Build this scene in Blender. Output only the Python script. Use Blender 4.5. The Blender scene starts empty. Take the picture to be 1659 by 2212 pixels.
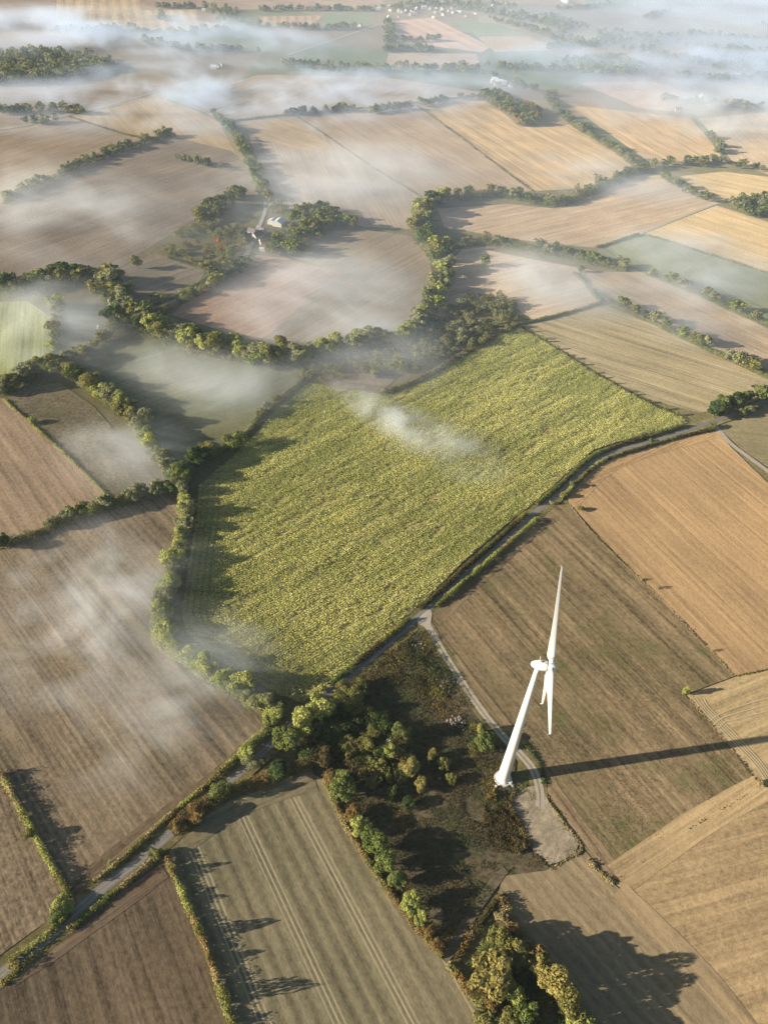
import bpy, math, random
import numpy as np
from mathutils import Vector, Matrix
R = math.radians
scn = bpy.context.scene
C = scn.collection
# ---------------------------------------------------------------- camera
PITCH, ROLL, CAMZ, FPX, PW, PH = 40.6, 5.0, 333.0, 1664.0, 1659.0, 2212.0
_p, _r = R(PITCH), R(ROLL)
FW = np.array([0, math.cos(_p), -math.sin(_p)])
_rt = np.array([1.0, 0, 0]); _up = np.cross(_rt, FW)
CX = math.cos(_r)*_rt + math.sin(_r)*_up
CY = -math.sin(_r)*_rt + math.cos(_r)*_up
cam = bpy.data.cameras.new('camera'); camo = bpy.data.objects.new('camera', cam); C.objects.link(camo)
camo.matrix_world = Matrix(((CX[0], CY[0], -FW[0], 0), (CX[1], CY[1], -FW[1], 0), (CX[2], CY[2], -FW[2], CAMZ), (0, 0, 0, 1)))
cam.sensor_fit = 'HORIZONTAL'; cam.sensor_width = 36.0; cam.lens = 36.0*FPX/PW
cam.clip_start = 1.0; cam.clip_end = 40000.0
scn.camera = camo
# ---------------------------------------------------------------- light
SUN_EL, SUN_AZ = 15.5, 194.5          # degrees; azimuth of the sun counted from +x towards +y
sd = Vector((math.cos(R(SUN_AZ))*math.cos(R(SUN_EL)), math.sin(R(SUN_AZ))*math.cos(R(SUN_EL)), math.sin(R(SUN_EL))))
sl = bpy.data.lights.new('sun', 'SUN'); sl.energy = 5.0; sl.angle = R(0.5); sl.color = (1.0, 0.90, 0.75)
so = bpy.data.objects.new('sun', sl); C.objects.link(so); so.rotation_euler = sd.to_track_quat('Z', 'Y').to_euler(); so.location = (0, 0, 600)
w = bpy.data.worlds.new('World'); scn.world = w; w.use_nodes = True
nt = w.node_tree; nt.nodes.clear()
sk = nt.nodes.new('ShaderNodeTexSky'); sk.sky_type = 'NISHITA'; sk.sun_disc = False
sk.sun_elevation = R(SUN_EL); sk.sun_rotation = R(90-SUN_AZ)
bg = nt.nodes.new('ShaderNodeBackground'); bg.inputs[1].default_value = 0.05
wo = nt.nodes.new('ShaderNodeOutputWorld'); nt.links.new(sk.outputs[0], bg.inputs[0]); nt.links.new(bg.outputs[0], wo.inputs[0])
scn.view_settings.view_transform = 'Standard'; scn.view_settings.look = 'None'
scn.view_settings.exposure = 1.4; scn.view_settings.gamma = 1.0
scn.cycles.max_bounces = 5; scn.cycles.diffuse_bounces = 2; scn.cycles.glossy_bounces = 1; scn.cycles.transmission_bounces = 2
scn.cycles.volume_bounces = 2; scn.cycles.transparent_max_bounces = 64
scn.cycles.volume_step_rate = 1.0; scn.cycles.volume_max_steps = 256
scn.cycles.denoising_prefilter = 'NONE'; scn.cycles.caustics_reflective = False; scn.cycles.caustics_refractive = False
# ---------------------------------------------------------------- helpers
def G(px, py, z=0.0):
    """ground point seen at a position of the photograph (1659 x 2212 measure)"""
    d = FW + CX*(px-PW/2)/FPX - CY*(py-PH/2)/FPX
    t = (z-CAMZ)/d[2]
    return np.array([d[0]*t, d[1]*t, z])
def GP(pts): return np.array([G(*p)[:2] for p in pts])
def pix(x, y, z=0.0):
    d = np.array([x, y, z-CAMZ]); k = d@FW
    return PW/2+FPX*(d@CX)/k, PH/2-FPX*(d@CY)/k
def chaikin(P, n=2, closed=False):
    P = np.asarray(P, float)
    for _ in range(n):
        if closed: Q = np.roll(P, -1, 0); P = np.stack([.75*P+.25*Q, .25*P+.75*Q], 1).reshape(-1, 2)
        else:
            a, b = P[:-1], P[1:]; M = np.stack([.75*a+.25*b, .25*a+.75*b], 1).reshape(-1, 2)
            P = np.vstack([P[:1], M, P[-1:]])
    return P
def resample(P, step):
    s = np.r_[0, np.cumsum(np.linalg.norm(np.diff(P, axis=0), axis=1))]
    n = max(2, int(s[-1]/step)+1); t = np.linspace(0, s[-1], n)
    return np.stack([np.interp(t, s, P[:, 0]), np.interp(t, s, P[:, 1])], 1), s[-1]
_hr = np.random.default_rng(5); _lat = _hr.random((256, 256))
def vnoise(x, y):
    x = np.asarray(x, float); y = np.asarray(y, float)
    xi = np.floor(x).astype(int); yi = np.floor(y).astype(int); fx = x-xi; fy = y-yi
    fx = fx*fx*(3-2*fx); fy = fy*fy*(3-2*fy)
    a = _lat[xi & 255, yi & 255]; b = _lat[(xi+1) & 255, yi & 255]; c = _lat[xi & 255, (yi+1) & 255]; d = _lat[(xi+1) & 255, (yi+1) & 255]
    return (a*(1-fx)+b*fx)*(1-fy)+(c*(1-fx)+d*fx)*fy
def fbm(x, y, o=3): return sum(vnoise(x*2**i+17*i, y*2**i+31*i)*.5**i for i in range(o))/sum(.5**i for i in range(o))
def inside(P, poly):
    x, y = P[:, 0], P[:, 1]; r = np.zeros(len(P), bool); n = len(poly)
    for i in range(n):
        x1, y1 = poly[i]; x2, y2 = poly[(i+1) % n]
        if y1 == y2: continue
        c = ((y1 > y) != (y2 > y)) & (x < (x2-x1)*(y-y1)/(y2-y1)+x1); r ^= c
    return r
def tag(o, label=None, cat=None, group=None, kind=None):
    if label: o['label'] = label
    if cat: o['category'] = cat
    if group: o['group'] = group
    if kind: o['kind'] = kind
    return o
def link(name, data, mat=None, parent=None, loc=None):
    o = bpy.data.objects.new(name, data); C.objects.link(o)
    if mat is not None and data is not None: data.materials.append(mat)
    if parent is not None: o.parent = parent
    if loc is not None: o.location = loc
    return o
def quads_mesh(name, V, tint=None, mi=None, mats=()):
    """V: (n,4,3) corner array -> one mesh of quads with a face tint"""
    n = len(V); me = bpy.data.meshes.new(name)
    me.vertices.add(n*4); me.vertices.foreach_set('co', V.reshape(-1).astype(np.float32))
    me.loops.add(n*4); me.loops.foreach_set('vertex_index', np.arange(n*4, dtype=np.int32))
    me.polygons.add(n); me.polygons.foreach_set('loop_start', np.arange(0, n*4, 4, dtype=np.int32))
    if tint is not None:
        a = me.attributes.new('tint', 'FLOAT', 'FACE'); a.data.foreach_set('value', np.asarray(tint, np.float32))
    for m in mats: me.materials.append(m)
    if mi is not None: me.polygons.foreach_set('material_index', np.asarray(mi, np.int32))
    me.update(calc_edges=True); return me
def leafV(c, n, s, rng):
    """quads at c with normals n and half sizes s"""
    n = n/np.maximum(np.linalg.norm(n, axis=1, keepdims=True), 1e-6)
    t = np.cross(n, rng.normal(size=n.shape)); t /= np.maximum(np.linalg.norm(t, axis=1, keepdims=True), 1e-6)
    b = np.cross(n, t); s = np.asarray(s).reshape(-1, 1); k = rng.uniform(.55, 1.0, (len(c), 1))
    return np.stack([c-t*s, c-b*s*k, c+t*s, c+b*s*k], 1)
def pyd(name, v, f, mat=None, parent=None, loc=None, smooth=False):
    me = bpy.data.meshes.new(name); me.from_pydata([tuple(map(float, p)) for p in v], [], f)
    if smooth: me.polygons.foreach_set('use_smooth', [True]*len(me.polygons))
    me.update(); return link(name, me, mat, parent, loc)
# ---------------------------------------------------------------- materials
def newmat(name):
    m = bpy.data.materials.new(name); m.use_nodes = True; n = m.node_tree; n.nodes.clear()
    return m, n, n.nodes.new('ShaderNodeOutputMaterial')
def N(nt, t, ins=None, **kw):
    n = nt.nodes.new(t)
    for k, v in kw.items(): setattr(n, k, v)
    for k, v in (ins or {}).items():
        if hasattr(v, 'is_linked') or hasattr(v, 'links'): nt.links.new(v, n.inputs[k])
        else: n.inputs[k].default_value = v
    return n
def mth(nt, op, a, b=0.0, c=0.0, clamp=False):
    n = N(nt, 'ShaderNodeMath', {0: a, 1: b, 2: c}, operation=op); n.use_clamp = clamp; return n.outputs[0]
def mixc(nt, f, a, b, mode='MIX'):
    n = N(nt, 'ShaderNodeMix', data_type='RGBA', blend_type=mode)
    for k, v in ((0, f), (6, a), (7, b)):
        if hasattr(v, 'links'): nt.links.new(v, n.inputs[k])
        else: n.inputs[k].default_value = (*v, 1) if isinstance(v, tuple) and len(v) == 3 else v
    return n.outputs[2]
def sstep(nt, v, lo, hi):
    n = N(nt, 'ShaderNodeMapRange', {0: v, 1: lo, 2: hi, 3: 0.0, 4: 1.0}, interpolation_type='SMOOTHSTEP'); return n.outputs[0]
def noise(nt, vec, scale, detail=3.0, rough=.55):
    return N(nt, 'ShaderNodeTexNoise', {'Vector': vec, 'Scale': scale, 'Detail': detail, 'Roughness': rough}).outputs[0]
def field_mat(name, A, B, ang=0.0, streak=.35, fine=.3, blotch=60.0, tram=0.0, tramw=24.0, stripe=0.0, stripew=6.0, green=0.0, bump=.5, seed=0):
    m, nt, out = newmat(name)
    tc = N(nt, 'ShaderNodeTexCoord').outputs['Object']
    mp = N(nt, 'ShaderNodeMapping', {'Vector': tc, 'Rotation': (0, 0, -ang), 'Location': (seed*37.0, seed*11.0, 0)}).outputs[0]
    st = N(nt, 'ShaderNodeMapping', {'Vector': mp, 'Scale': (.006, .42, 1)}).outputs[0]
    st2 = N(nt, 'ShaderNodeMapping', {'Vector': mp, 'Scale': (.02, .11, 1)}).outputs[0]
    n1 = noise(nt, tc, 1/blotch, 4.0, .6); n2 = noise(nt, st, 1.0, 3.5, .7); n2b = noise(nt, st2, 1.0, 2.0)
    n3 = noise(nt, N(nt, 'ShaderNodeMapping', {'Vector': mp, 'Scale': (.42, .55, 1)}).outputs[0], 1.0, 3.0, .75)
    col = mixc(nt, sstep(nt, n1, .35, .65), A, B)
    k = mth(nt, 'ADD', mth(nt, 'MULTIPLY', mth(nt, 'SUBTRACT', n2, .5), streak*3.6), mth(nt, 'MULTIPLY', mth(nt, 'SUBTRACT', n2b, .5), streak*1.5))
    k = mth(nt, 'ADD', k, mth(nt, 'MULTIPLY', mth(nt, 'SUBTRACT', n3, .5), fine*3.8))
    sx = N(nt, 'ShaderNodeSeparateXYZ', {0: mp}).outputs[1]
    if stripe:
        k = mth(nt, 'ADD', k, mth(nt, 'MULTIPLY', mth(nt, 'SINE', mth(nt, 'MULTIPLY', sx, 2*math.pi/stripew)), stripe))
    k = mth(nt, 'MAXIMUM', mth(nt, 'ADD', k, 1.0), .25)
    col = N(nt, 'ShaderNodeVectorMath', {0: col, 'Scale': k}, operation='SCALE').outputs[0]
    if green:
        g = noise(nt, tc, 1/38.0, 4.0, .7)
        col = mixc(nt, mth(nt, 'MULTIPLY', sstep(nt, g, .5, .72), green), col, (.085, .10, .03))
    if tram:
        for off in (0.0, 1.9):
            u = mth(nt, 'ABSOLUTE', mth(nt, 'SUBTRACT', mth(nt, 'PINGPONG', mth(nt, 'ADD', sx, off), tramw/2), 1.0))
            col = mixc(nt, mth(nt, 'MULTIPLY', sstep(nt, u, .55, .15), tram), col, tuple(min(1, c*1.7+.03) for c in A))
    bs = N(nt, 'ShaderNodeBsdfDiffuse', {'Color': col, 'Roughness': .6})
    if bump:
        h = mth(nt, 'ADD', mth(nt, 'MULTIPLY', n2, .8), n3)
        b = N(nt, 'ShaderNodeBump', {'Strength': bump, 'Distance': .35, 'Height': h}); nt.links.new(b.outputs[0], bs.inputs['Normal'])
    nt.links.new(bs.outputs[0], out.inputs[0]); return m
def leaf_mat(name, A, B, Cc, transl=.3):
    """leaves: A..B by each leaf's own tint, shifted towards Cc tree by tree"""
    m, nt, out = newmat(name)
    t = N(nt, 'ShaderNodeAttribute', attribute_name='tint').outputs['Fac']
    oi = N(nt, 'ShaderNodeObjectInfo').outputs['Random']
    col = mixc(nt, t, A, B); col = mixc(nt, mth(nt, 'MULTIPLY', oi, .5), col, Cc)
    d = N(nt, 'ShaderNodeBsdfDiffuse', {'Color': col}); tr = N(nt, 'ShaderNodeBsdfTranslucent', {'Color': col})
    mx = N(nt, 'ShaderNodeMixShader', {0: transl, 1: d.outputs[0], 2: tr.outputs[0]}); nt.links.new(mx.outputs[0], out.inputs[0])
    return m
def plain(name, col, rough=.7, var=.15, scale=.5, spec=.3):
    m, nt, out = newmat(name)
    tc = N(nt, 'ShaderNodeTexCoord').outputs['Object']; n = noise(nt, tc, scale, 4.0, .6)
    c = mixc(nt, n, tuple(x*(1-var) for x in col), tuple(min(1, x*(1+var)) for x in col))
    p = N(nt, 'ShaderNodeBsdfPrincipled', {'Base Color': c, 'Roughness': rough, 'Specular IOR Level': spec}); nt.links.new(p.outputs[0], out.inputs[0]); return m
LM = {
 'green':  leaf_mat('green_leaves', (.08, .11, .028), (.23, .26, .075), (.17, .18, .06)),
 'bright': leaf_mat('yellow_green_leaves', (.19, .225, .05), (.43, .43, .13), (.33, .33, .11)),
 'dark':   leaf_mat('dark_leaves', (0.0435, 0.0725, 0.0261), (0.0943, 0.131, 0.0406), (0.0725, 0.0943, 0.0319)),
 'olive':  leaf_mat('olive_leaves', (.125, .13, .035), (.27, .25, .08), (.20, .17, .055)),
 'gold':   leaf_mat('golden_leaves', (.20, .175, .05), (.38, .315, .105), (.26, .215, .065)),
 'rust':   leaf_mat('rust_leaves', (.165, .105, .038), (.29, .19, .07), (.20, .15, .055)),
 'pale':   leaf_mat('pale_leaves', (0.16, 0.174, 0.0798), (0.29, 0.29, 0.145), (0.246, 0.232, 0.116)),
 'red':    leaf_mat('red_leaves', (0.435, 0.0725, 0.029), (0.652, 0.145, 0.058), (0.58, 0.131, 0.0435)),
 'straw':  leaf_mat('straw_grass', (.20, .155, .07), (.36, .285, .13), (.27, .21, .09), .15),
 'scrub':  leaf_mat('scrub_leaves', (.04, .045, .018), (.16, .12, .05), (.11, .075, .035)),
}
M_bark = plain('bark', (.10, .075, .05), .9)
M_dead = plain('bare_wood', (.55, .50, .44), .8)
M_road = plain('asphalt', (.165, .148, .125), .9, .25, .35)
M_track = plain('gravel_track', (.36, .30, .235), .9, .3, .4)
M_white = plain('white_paint', (.62, .60, .54), .35, .02, .2, .5)
M_conc = plain('concrete', (.45, .42, .36), .85)
M_steel = plain('grey_steel', (.55, .56, .57), .4)
M_black = plain('dark_metal', (.04, .04, .045), .6)
M_wallw = plain('cream_render', (.46, .42, .34), .8, .1)
M_walls = plain('old_stone', (.38, .33, .26), .9, .25)
M_slate = plain('slate_roof', (.12, .11, .11), .7, .2)
M_rooft = plain('tile_roof', (.26, .14, .09), .8, .2)
M_roofw = plain('pale_sheet_roof', (.42, .45, .48), .5, .06)
M_glass = plain('window_glass', (.05, .06, .07), .15, .05, .5, .6)
M_rock = plain('rock', (.20, .165, .13), .9, .35, .8)
# ---------------------------------------------------------------- ground
def ground_mat():
    m, nt, out = newmat('countryside'); tc = N(nt, 'ShaderNodeTexCoord').outputs['Object']
    wob = N(nt, 'ShaderNodeMixRGB', {0: .12, 1: tc}); nz = N(nt, 'ShaderNodeTexNoise', {'Vector': tc, 'Scale': .002})
    vo = N(nt, 'ShaderNodeTexVoronoi', {'Vector': tc, 'Scale': 1/330.0}, distance='CHEBYCHEV')
    r = N(nt, 'ShaderNodeValToRGB', {0: N(nt, 'ShaderNodeSeparateColor', {0: vo.outputs['Color']}).outputs[0]}); cr = r.color_ramp; cr.interpolation = 'CONSTANT'
    cols = [(.30, .22, .13), (.16, .17, .08), (.36, .25, .15), (.22, .16, .10), (.42, .32, .18), (.13, .16, .07), (.26, .19, .12)]
    while len(cr.elements) < len(cols): cr.elements.new(.5)
    for i, c in enumerate(cols): cr.elements[i].position = i/len(cols); cr.elements[i].color = (*c, 1)
    n = noise(nt, tc, .02, 5.0, .65); col = mixc(nt, mth(nt, 'MULTIPLY', n, .5), r.outputs[0], (.2, .17, .10))
    d = N(nt, 'ShaderNodeBsdfDiffuse', {'Color': col}); nt.links.new(d.outputs[0], out.inputs[0]); return m
tag(pyd('ground', [(-7000, -1500, 0), (7000, -1500, 0), (7000, 11000, 0), (-7000, 11000, 0)], [(0, 1, 2, 3)], ground_mat()), kind='structure')
NF = [0]
def field(pts, A, B, rows=None, name='field', **kw):
    P = GP(pts); ang = 0.0
    if rows: a, b = GP(rows); ang = math.atan2(b[1]-a[1], b[0]-a[0])
    i = NF[0]; NF[0] += 1
    o = pyd(name, [(x, y, .012+.008*i) for x, y in P], [tuple(range(len(P)))], field_mat('%s_soil_%d' % (name, i), A, B, ang, seed=i, **kw))
    if o.data.polygons[0].normal.z < 0: o.data.flip_normals()
    return tag(o, kind='structure')
field([(-150, 2420), (-150, 560), (300, 400), (900, 400), (1400, 330), (1800, 330), (1800, 2420)], (.13, .115, .05), (.17, .14, .07), None, 'rough_grass', streak=.05, fine=.5, green=.6, blotch=20)
# far fields first
field([(-60, -60), (122, -60), (118, 55), (-60, 62)], (.30, .22, .16), (.36, .27, .19))
field([(125, -60), (300, -60), (305, 20), (425, 20), (425, 42), (470, 50), (468, 66), (300, 62), (120, 55)], (.50, .36, .20), (.40, .29, .17), ((170, 0), (166, 40)), stripe=.14, stripew=26)
field([(305, -60), (830, -60), (830, 15), (425, 20), (305, 18)], (.30, .20, .14), (.36, .26, .18), ((600, 0), (700, 10)))
field([(560, 34), (700, 32), (660, 62), (560, 52)], (.40, .27, .16), (.36, .25, .16), ((600, 40), (600, 52)), stripe=.2, stripew=22)
field([(330, 80), (600, 88), (560, 115), (360, 100)], (.16, .19, .09), (.22, .22, .11))
field([(700, 28), (800, 26), (800, 55), (690, 55)], (.17, .20, .11), (.20, .22, .12))
field([(830, 45), (935, 37), (1060, 100), (1040, 112), (840, 86)], (.42, .27, .19), (.48, .32, .22), ((870, 55), (960, 98)), stripe=.12, stripew=45)
field([(965, 45), (1070, 48), (1140, 76), (1030, 76)], (.15, .19, .10), (.19, .22, .12))
field([(1030, 77), (1140, 77), (1200, 106), (1070, 112)], (.34, .25, .16), (.38, .29, .19))
field([(840, 112), (1030, 115), (1040, 150), (830, 150)], (.30, .22, .16), (.36, .27, .19))
field([(1250, 178), (1410, 175), (1490, 200), (1450, 240), (1380, 232)], (.36, .23, .16), (.40, .28, .19), ((1270, 185), (1420, 235)))
field([(-60, 190), (180, 182), (410, 178), (340, 212), (240, 230), (120, 255), (60, 275), (-60, 292)], (.30, .22, .15), (.36, .27, .18))
field([(400, 205), (560, 160), (830, 165), (1050, 200), (900, 226), (640, 247), (510, 258), (440, 236)], (.30, .22, .15), (.36, .28, .19), ((500, 250), (700, 180)))
field([(1510, 255), (1720, 235), (1720, 400), (1580, 345)], (.32, .24, .15), (.40, .30, .19), ((1560, 260), (1660, 350)))
field([(-60, 295), (60, 277), (122, 258), (300, 302), (200, 342), (100, 385), (40, 408), (-60, 430)], (.28, .20, .13), (.33, .24, .15), ((0, 400), (200, 330)))
field([(140, 252), (240, 232), (340, 210), (430, 240), (472, 262), (510, 332), (400, 300), (300, 300)], (.44, .31, .16), (.38, .27, .15), ((380, 230), (490, 320)), stripe=.0)
field([(-60, 462), (40, 428), (130, 390), (220, 345), (320, 308), (385, 298), (500, 325), (540, 362), (572, 432), (520, 415), (450, 450), (425, 470), (310, 542), (240, 590), (180, 600), (-60, 630)], (.20, .15, .105), (.25, .19, .13), ((50, 560), (400, 430)), fine=.35)
field([(510, 262), (640, 250), (910, 425), (890, 495), (790, 490), (580, 445), (552, 370)], (.30, .23, .16), (.34, .26, .18), ((560, 270), (620, 440)))
field([(515, 262), (622, 254), (722, 318), (660, 325), (560, 300)], (.40, .28, .15), (.36, .26, .15), ((560, 270), (700, 320)))
field([(640, 250), (900, 227), (1150, 410), (1120, 420), (912, 427)], (.30, .21, .13), (.34, .25, .16), ((640, 250), (910, 425)))
field([(900, 226), (1045, 216), (1085, 240), (1120, 272), (1165, 270), (1240, 268), (1372, 352), (1290, 405), (1150, 412)], (.42, .285, .135), (.34, .24, .13), ((960, 250), (1200, 400)), stripe=.08, stripew=30, streak=.5)
field([(1230, 226), (1390, 243), (1492, 255), (1560, 332), (1540, 348), (1400, 348)], (.40, .275, .14), (.34, .24, .135), ((1260, 235), (1440, 345)), stripe=.08, stripew=30, streak=.5)
field([(945, 450), (1100, 440), (1200, 450), (1300, 415), (1380, 375), (1420, 375), (1540, 440), (1390, 505), (1280, 535), (1100, 515), (960, 490)], (.33, .24, .15), (.38, .28, .18), ((960, 490), (1400, 400)), streak=.4)
field([(1470, 380), (1560, 370), (1720, 388), (1720, 440), (1590, 432), (1540, 442)], (.44, .32, .165), (.38, .28, .15), ((1480, 385), (1640, 420)), stripe=.06, stripew=24)
field([(1390, 503), (1548, 443), (1720, 498), (1720, 605), (1600, 570)], (.44, .32, .165), (.38, .28, .15), ((1400, 500), (1600, 570)), stripe=.06, stripew=24)
field([(1290, 540), (1388, 506), (1600, 572), (1720, 612), (1720, 725), (1640, 690), (1540, 632), (1400, 592), (1330, 575)], (.14, .155, .075), (.19, .19, .10), ((1400, 520), (1640, 660)))
field([(975, 565), (1005, 530), (1150, 560), (1290, 585), (1265, 610), (1300, 658), (1150, 690), (1100, 655), (1000, 650), (960, 690), (940, 690)], (.36, .27, .18), (.42, .32, .21), ((1000, 620), (1260, 560)))
field([(1262, 606), (1290, 586), (1390, 588), (1540, 648), (1640, 700), (1720, 740), (1720, 820), (1600, 780), (1480, 725), (1330, 662), (1296, 656)], (.25, .19, .13), (.33, .25, .16), ((1300, 600), (1600, 740)))
field([(1125, 702), (1300, 656), (1420, 705), (1560, 772), (1720, 850), (1650, 868), (1510, 892), (1400, 862), (1250, 785)], (.30, .245, .145), (.265, .215, .12), ((1200, 690), (1550, 800)), stripe=.07, stripew=14, streak=.45)
field([(630, 556), (700, 500), (790, 495), (890, 510), (930, 560), (935, 610), (910, 690), (800, 742), (690, 742), (570, 732), (660, 650), (742, 590)], (.205, .16, .105), (.255, .195, .125), ((600, 700), (900, 540)))
field([(370, 680), (450, 610), (545, 550), (620, 558), (742, 590), (660, 650), (572, 732), (480, 715)], (.33, .205, .135), (.28, .18, .115), ((480, 700), (700, 600)), streak=.4)
field([(225, 595), (330, 548), (445, 585), (430, 612), (370, 655), (300, 660), (250, 640)], (.21, .165, .11), (.18, .15, .10), ((250, 620), (400, 570)))
field([(-60, 655), (60, 650), (118, 690), (108, 765), (60, 832), (-60, 850)], (.25, .27, .085), (.33, .33, .13), ((40, 660), (30, 830)), streak=.5)
field([(122, 680), (170, 645), (245, 690), (245, 715), (160, 775), (108, 775)], (.14, .135, .08), (.17, .155, .095))
field([(-60, 845), (10, 862), (70, 915), (135, 975), (190, 1027), (236, 1075), (215, 1095), (100, 1140), (30, 1170), (-60, 1195)], (.36, .26, .165), (.32, .23, .15), ((30, 930), (165, 1116)), stripe=.05, stripew=9)
field([(12, 855), (60, 832), (130, 828), (200, 875), (270, 955), (345, 1050), (236, 1077), (135, 976), (70, 916)], (.17, .14, .085), (.22, .175, .105), fine=.6, streak=.1, green=.3, blotch=25)
field([(160, 785), (230, 738), (350, 732), (480, 778), (600, 795), (648, 798), (642, 828), (590, 872), (540, 930), (470, 988), (420, 995), (385, 1015), (310, 930), (258, 880), (190, 840)], (.155, .155, .075), (.20, .18, .095), ((350, 900), (500, 850)), streak=.25, green=.5)
field([(-60, 1205), (30, 1172), (100, 1140), (200, 1108), (290, 1082), (385, 1060), (392, 1100), (400, 1200), (360, 1300), (345, 1395), (400, 1455), (500, 1505), (570, 1540), (605, 1565), (590, 1595), (545, 1640), (400, 1760), (230, 1885), (155, 1945), (130, 1905), (80, 1815), (20, 1695), (-60, 1600)], (.265, .197, .122), (.21, .16, .10), ((200, 1250), (400, 1490)), streak=.55, fine=.4, stripe=.06, stripew=11, green=.25)
field([(-60, 1600), (20, 1700), (80, 1815), (155, 1947), (110, 1985), (-60, 2110)], (.20, .15, .095), (.27, .20, .125), ((0, 1700), (110, 1960)), streak=.5, fine=.6)
field([(-80, 2170), (20, 2085), (60, 2060), (150, 1995), (250, 1925), (350, 1850), (372, 1850), (410, 1970), (450, 2070), (520, 2260), (560, 2400), (-80, 2400)], (.16, .115, .07), (.125, .092, .06), ((310, 2000), (385, 2212)), streak=.55, fine=.45, stripe=.08, stripew=8, green=.2)
field([(365, 1840), (410, 1790), (500, 1728), (600, 1690), (690, 1665), (705, 1700), (740, 1780), (800, 1870), (870, 1960), (950, 2060), (1040, 2170), (1160, 2330), (560, 2400), (500, 2215), (430, 2020)], (.215, .178, .105), (.185, .158, .092), ((515, 1805), (700, 2212)), streak=.25, fine=.3, tram=.7, tramw=24, stripe=.15, stripew=6, green=.15)
field([(640, 1600), (722, 1495), (800, 1430), (890, 1362), (930, 1352), (985, 1455), (1060, 1565), (1115, 1620), (1110, 1700), (1150, 1830), (1189, 1880), (1090, 1895), (1000, 2020), (960, 2070), (870, 1960), (780, 1840), (700, 1685), (640, 1660)], (.115, .088, .052), (.075, .066, .038), None, 'rough_ground', streak=.05, fine=.7, green=.6, blotch=18, bump=1.0)
field([(928, 1345), (945, 1312), (1010, 1250), (1080, 1190), (1150, 1130), (1200, 1090), (1229, 1089), (1290, 1162), (1386, 1256), (1440, 1308), (1540, 1410), (1585, 1462), (1480, 1502), (1560, 1597), (1642, 1700), (1500, 1782), (1420, 1838), (1325, 1912), (1270, 1845), (1200, 1752), (1175, 1690), (1150, 1640), (1090, 1580), (1000, 1465), (945, 1385)], (.215, .155, .088), (.165, .125, .068), ((1000, 1350), (1200, 1590)), streak=.55, fine=.45, stripe=.07, stripew=7, green=.6)
field([(1229, 1089), (1225, 1065), (1290, 1000), (1350, 978), (1460, 948), (1548, 930), (1580, 968), (1660, 1045), (1720, 1100), (1760, 1425), (1660, 1447), (1588, 1462), (1540, 1410), (1386, 1255)], (.34, .225, .115), (.30, .20, .105), ((1300, 1050), (1640, 1380)), streak=.3, fine=.2, stripe=.06, stripew=6)
field([(1552, 925), (1650, 880), (1740, 850), (1740, 1070), (1660, 1012), (1600, 970)], (.20, .165, .09), (.17, .145, .08), green=.25)
field([(1587, 1464), (1660, 1448), (1760, 1426), (1760, 1690), (1645, 1700), (1560, 1595), (1483, 1503)], (.38, .28, .15), (.33, .245, .13), ((1540, 1550), (1659, 1500)), streak=.25, stripe=.07, stripew=8)
field([(1643, 1703), (1760, 1690), (1760, 2400), (1720, 2330), (1500, 2062), (1330, 1912), (1420, 1840), (1500, 1785)], (.33, .235, .125), (.28, .20, .11), ((1450, 2000), (1659, 1940)), streak=.35, fine=.35, stripe=.06, stripew=9)
field([(1180, 1882), (1265, 1842), (1326, 1912), (1500, 2062), (1720, 2330), (1760, 2420), (1200, 2420), (1150, 2100), (1075, 1940), (1085, 1895)], (.27, .205, .12), (.235, .18, .105), ((1100, 1930), (1330, 2200)), streak=.2, fine=.25, stripe=.09, stripew=5)
field([(690, 812), (760, 788), (850, 765), (885, 790), (822, 850), (740, 838)], (.15, .115, .08), (.18, .14, .09), None, fine=.6, blotch=14)
# headlands: the strips where the tractor turns run along the field edge
def strip(name, pts, width, mat, z, smooth=2, closed=False, wvar=0.0, kind='structure', world=False):
    P = np.asarray(pts, float) if world else GP(pts)
    P = chaikin(P, smooth); P, L = resample(P, max(2.0, width*.5))
    t = np.gradient(P, axis=0); t /= np.linalg.norm(t, axis=1, keepdims=True); nn = np.stack([-t[:, 1], t[:, 0]], 1)
    s = np.arange(len(P)); wl = width/2*(1+wvar*(fbm(s*.21+3, s*0+width, 2)-.5)*2); wr = width/2*(1+wvar*(fbm(s*.21+90, s*0+width, 2)-.5)*2)
    a = P+nn*wl[:, None]; b = P-nn*wr[:, None]; n = len(P)
    V = [(x, y, z) for x, y in a]+[(x, y, z) for x, y in b]
    o = pyd(name, V, [(n+i, n+i+1, i+1, i) for i in range(n-1)], mat); return tag(o, kind=kind)
def headland(pts, width, A, B, z, **kw):
    P = GP(pts); ang = math.atan2(*(P[-1]-P[0])[::-1]); NF[0] += 1
    strip('field', P, width, field_mat('headland_soil_%d' % NF[0], A, B, ang, seed=NF[0], **kw), z, 1, wvar=.15, world=True)
headland([(1335, 1900), (1425, 1836), (1505, 1780), (1650, 1698)], 13, (.37, .265, .14), (.32, .23, .125), .46, streak=.5, fine=.2)
headland([(1335, 1925), (1500, 2085), (1640, 2260)], 10, (.295, .215, .12), (.26, .19, .11), .47, streak=.5, fine=.2)
headland([(975, 1420), (1040, 1510), (1110, 1590), (1180, 1680)], 7, (.21, .155, .09), (.18, .13, .075), .44, streak=.6)
headland([(1190, 1700), (1240, 1770), (1330, 1890)], 7, (.28, .20, .11), (.24, .17, .10), .45, streak=.6)
headland([(945, 1335), (1020, 1262), (1090, 1200), (1165, 1135)], 9, (.20, .145, .085), (.17, .125, .07), .45, streak=.6)
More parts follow.
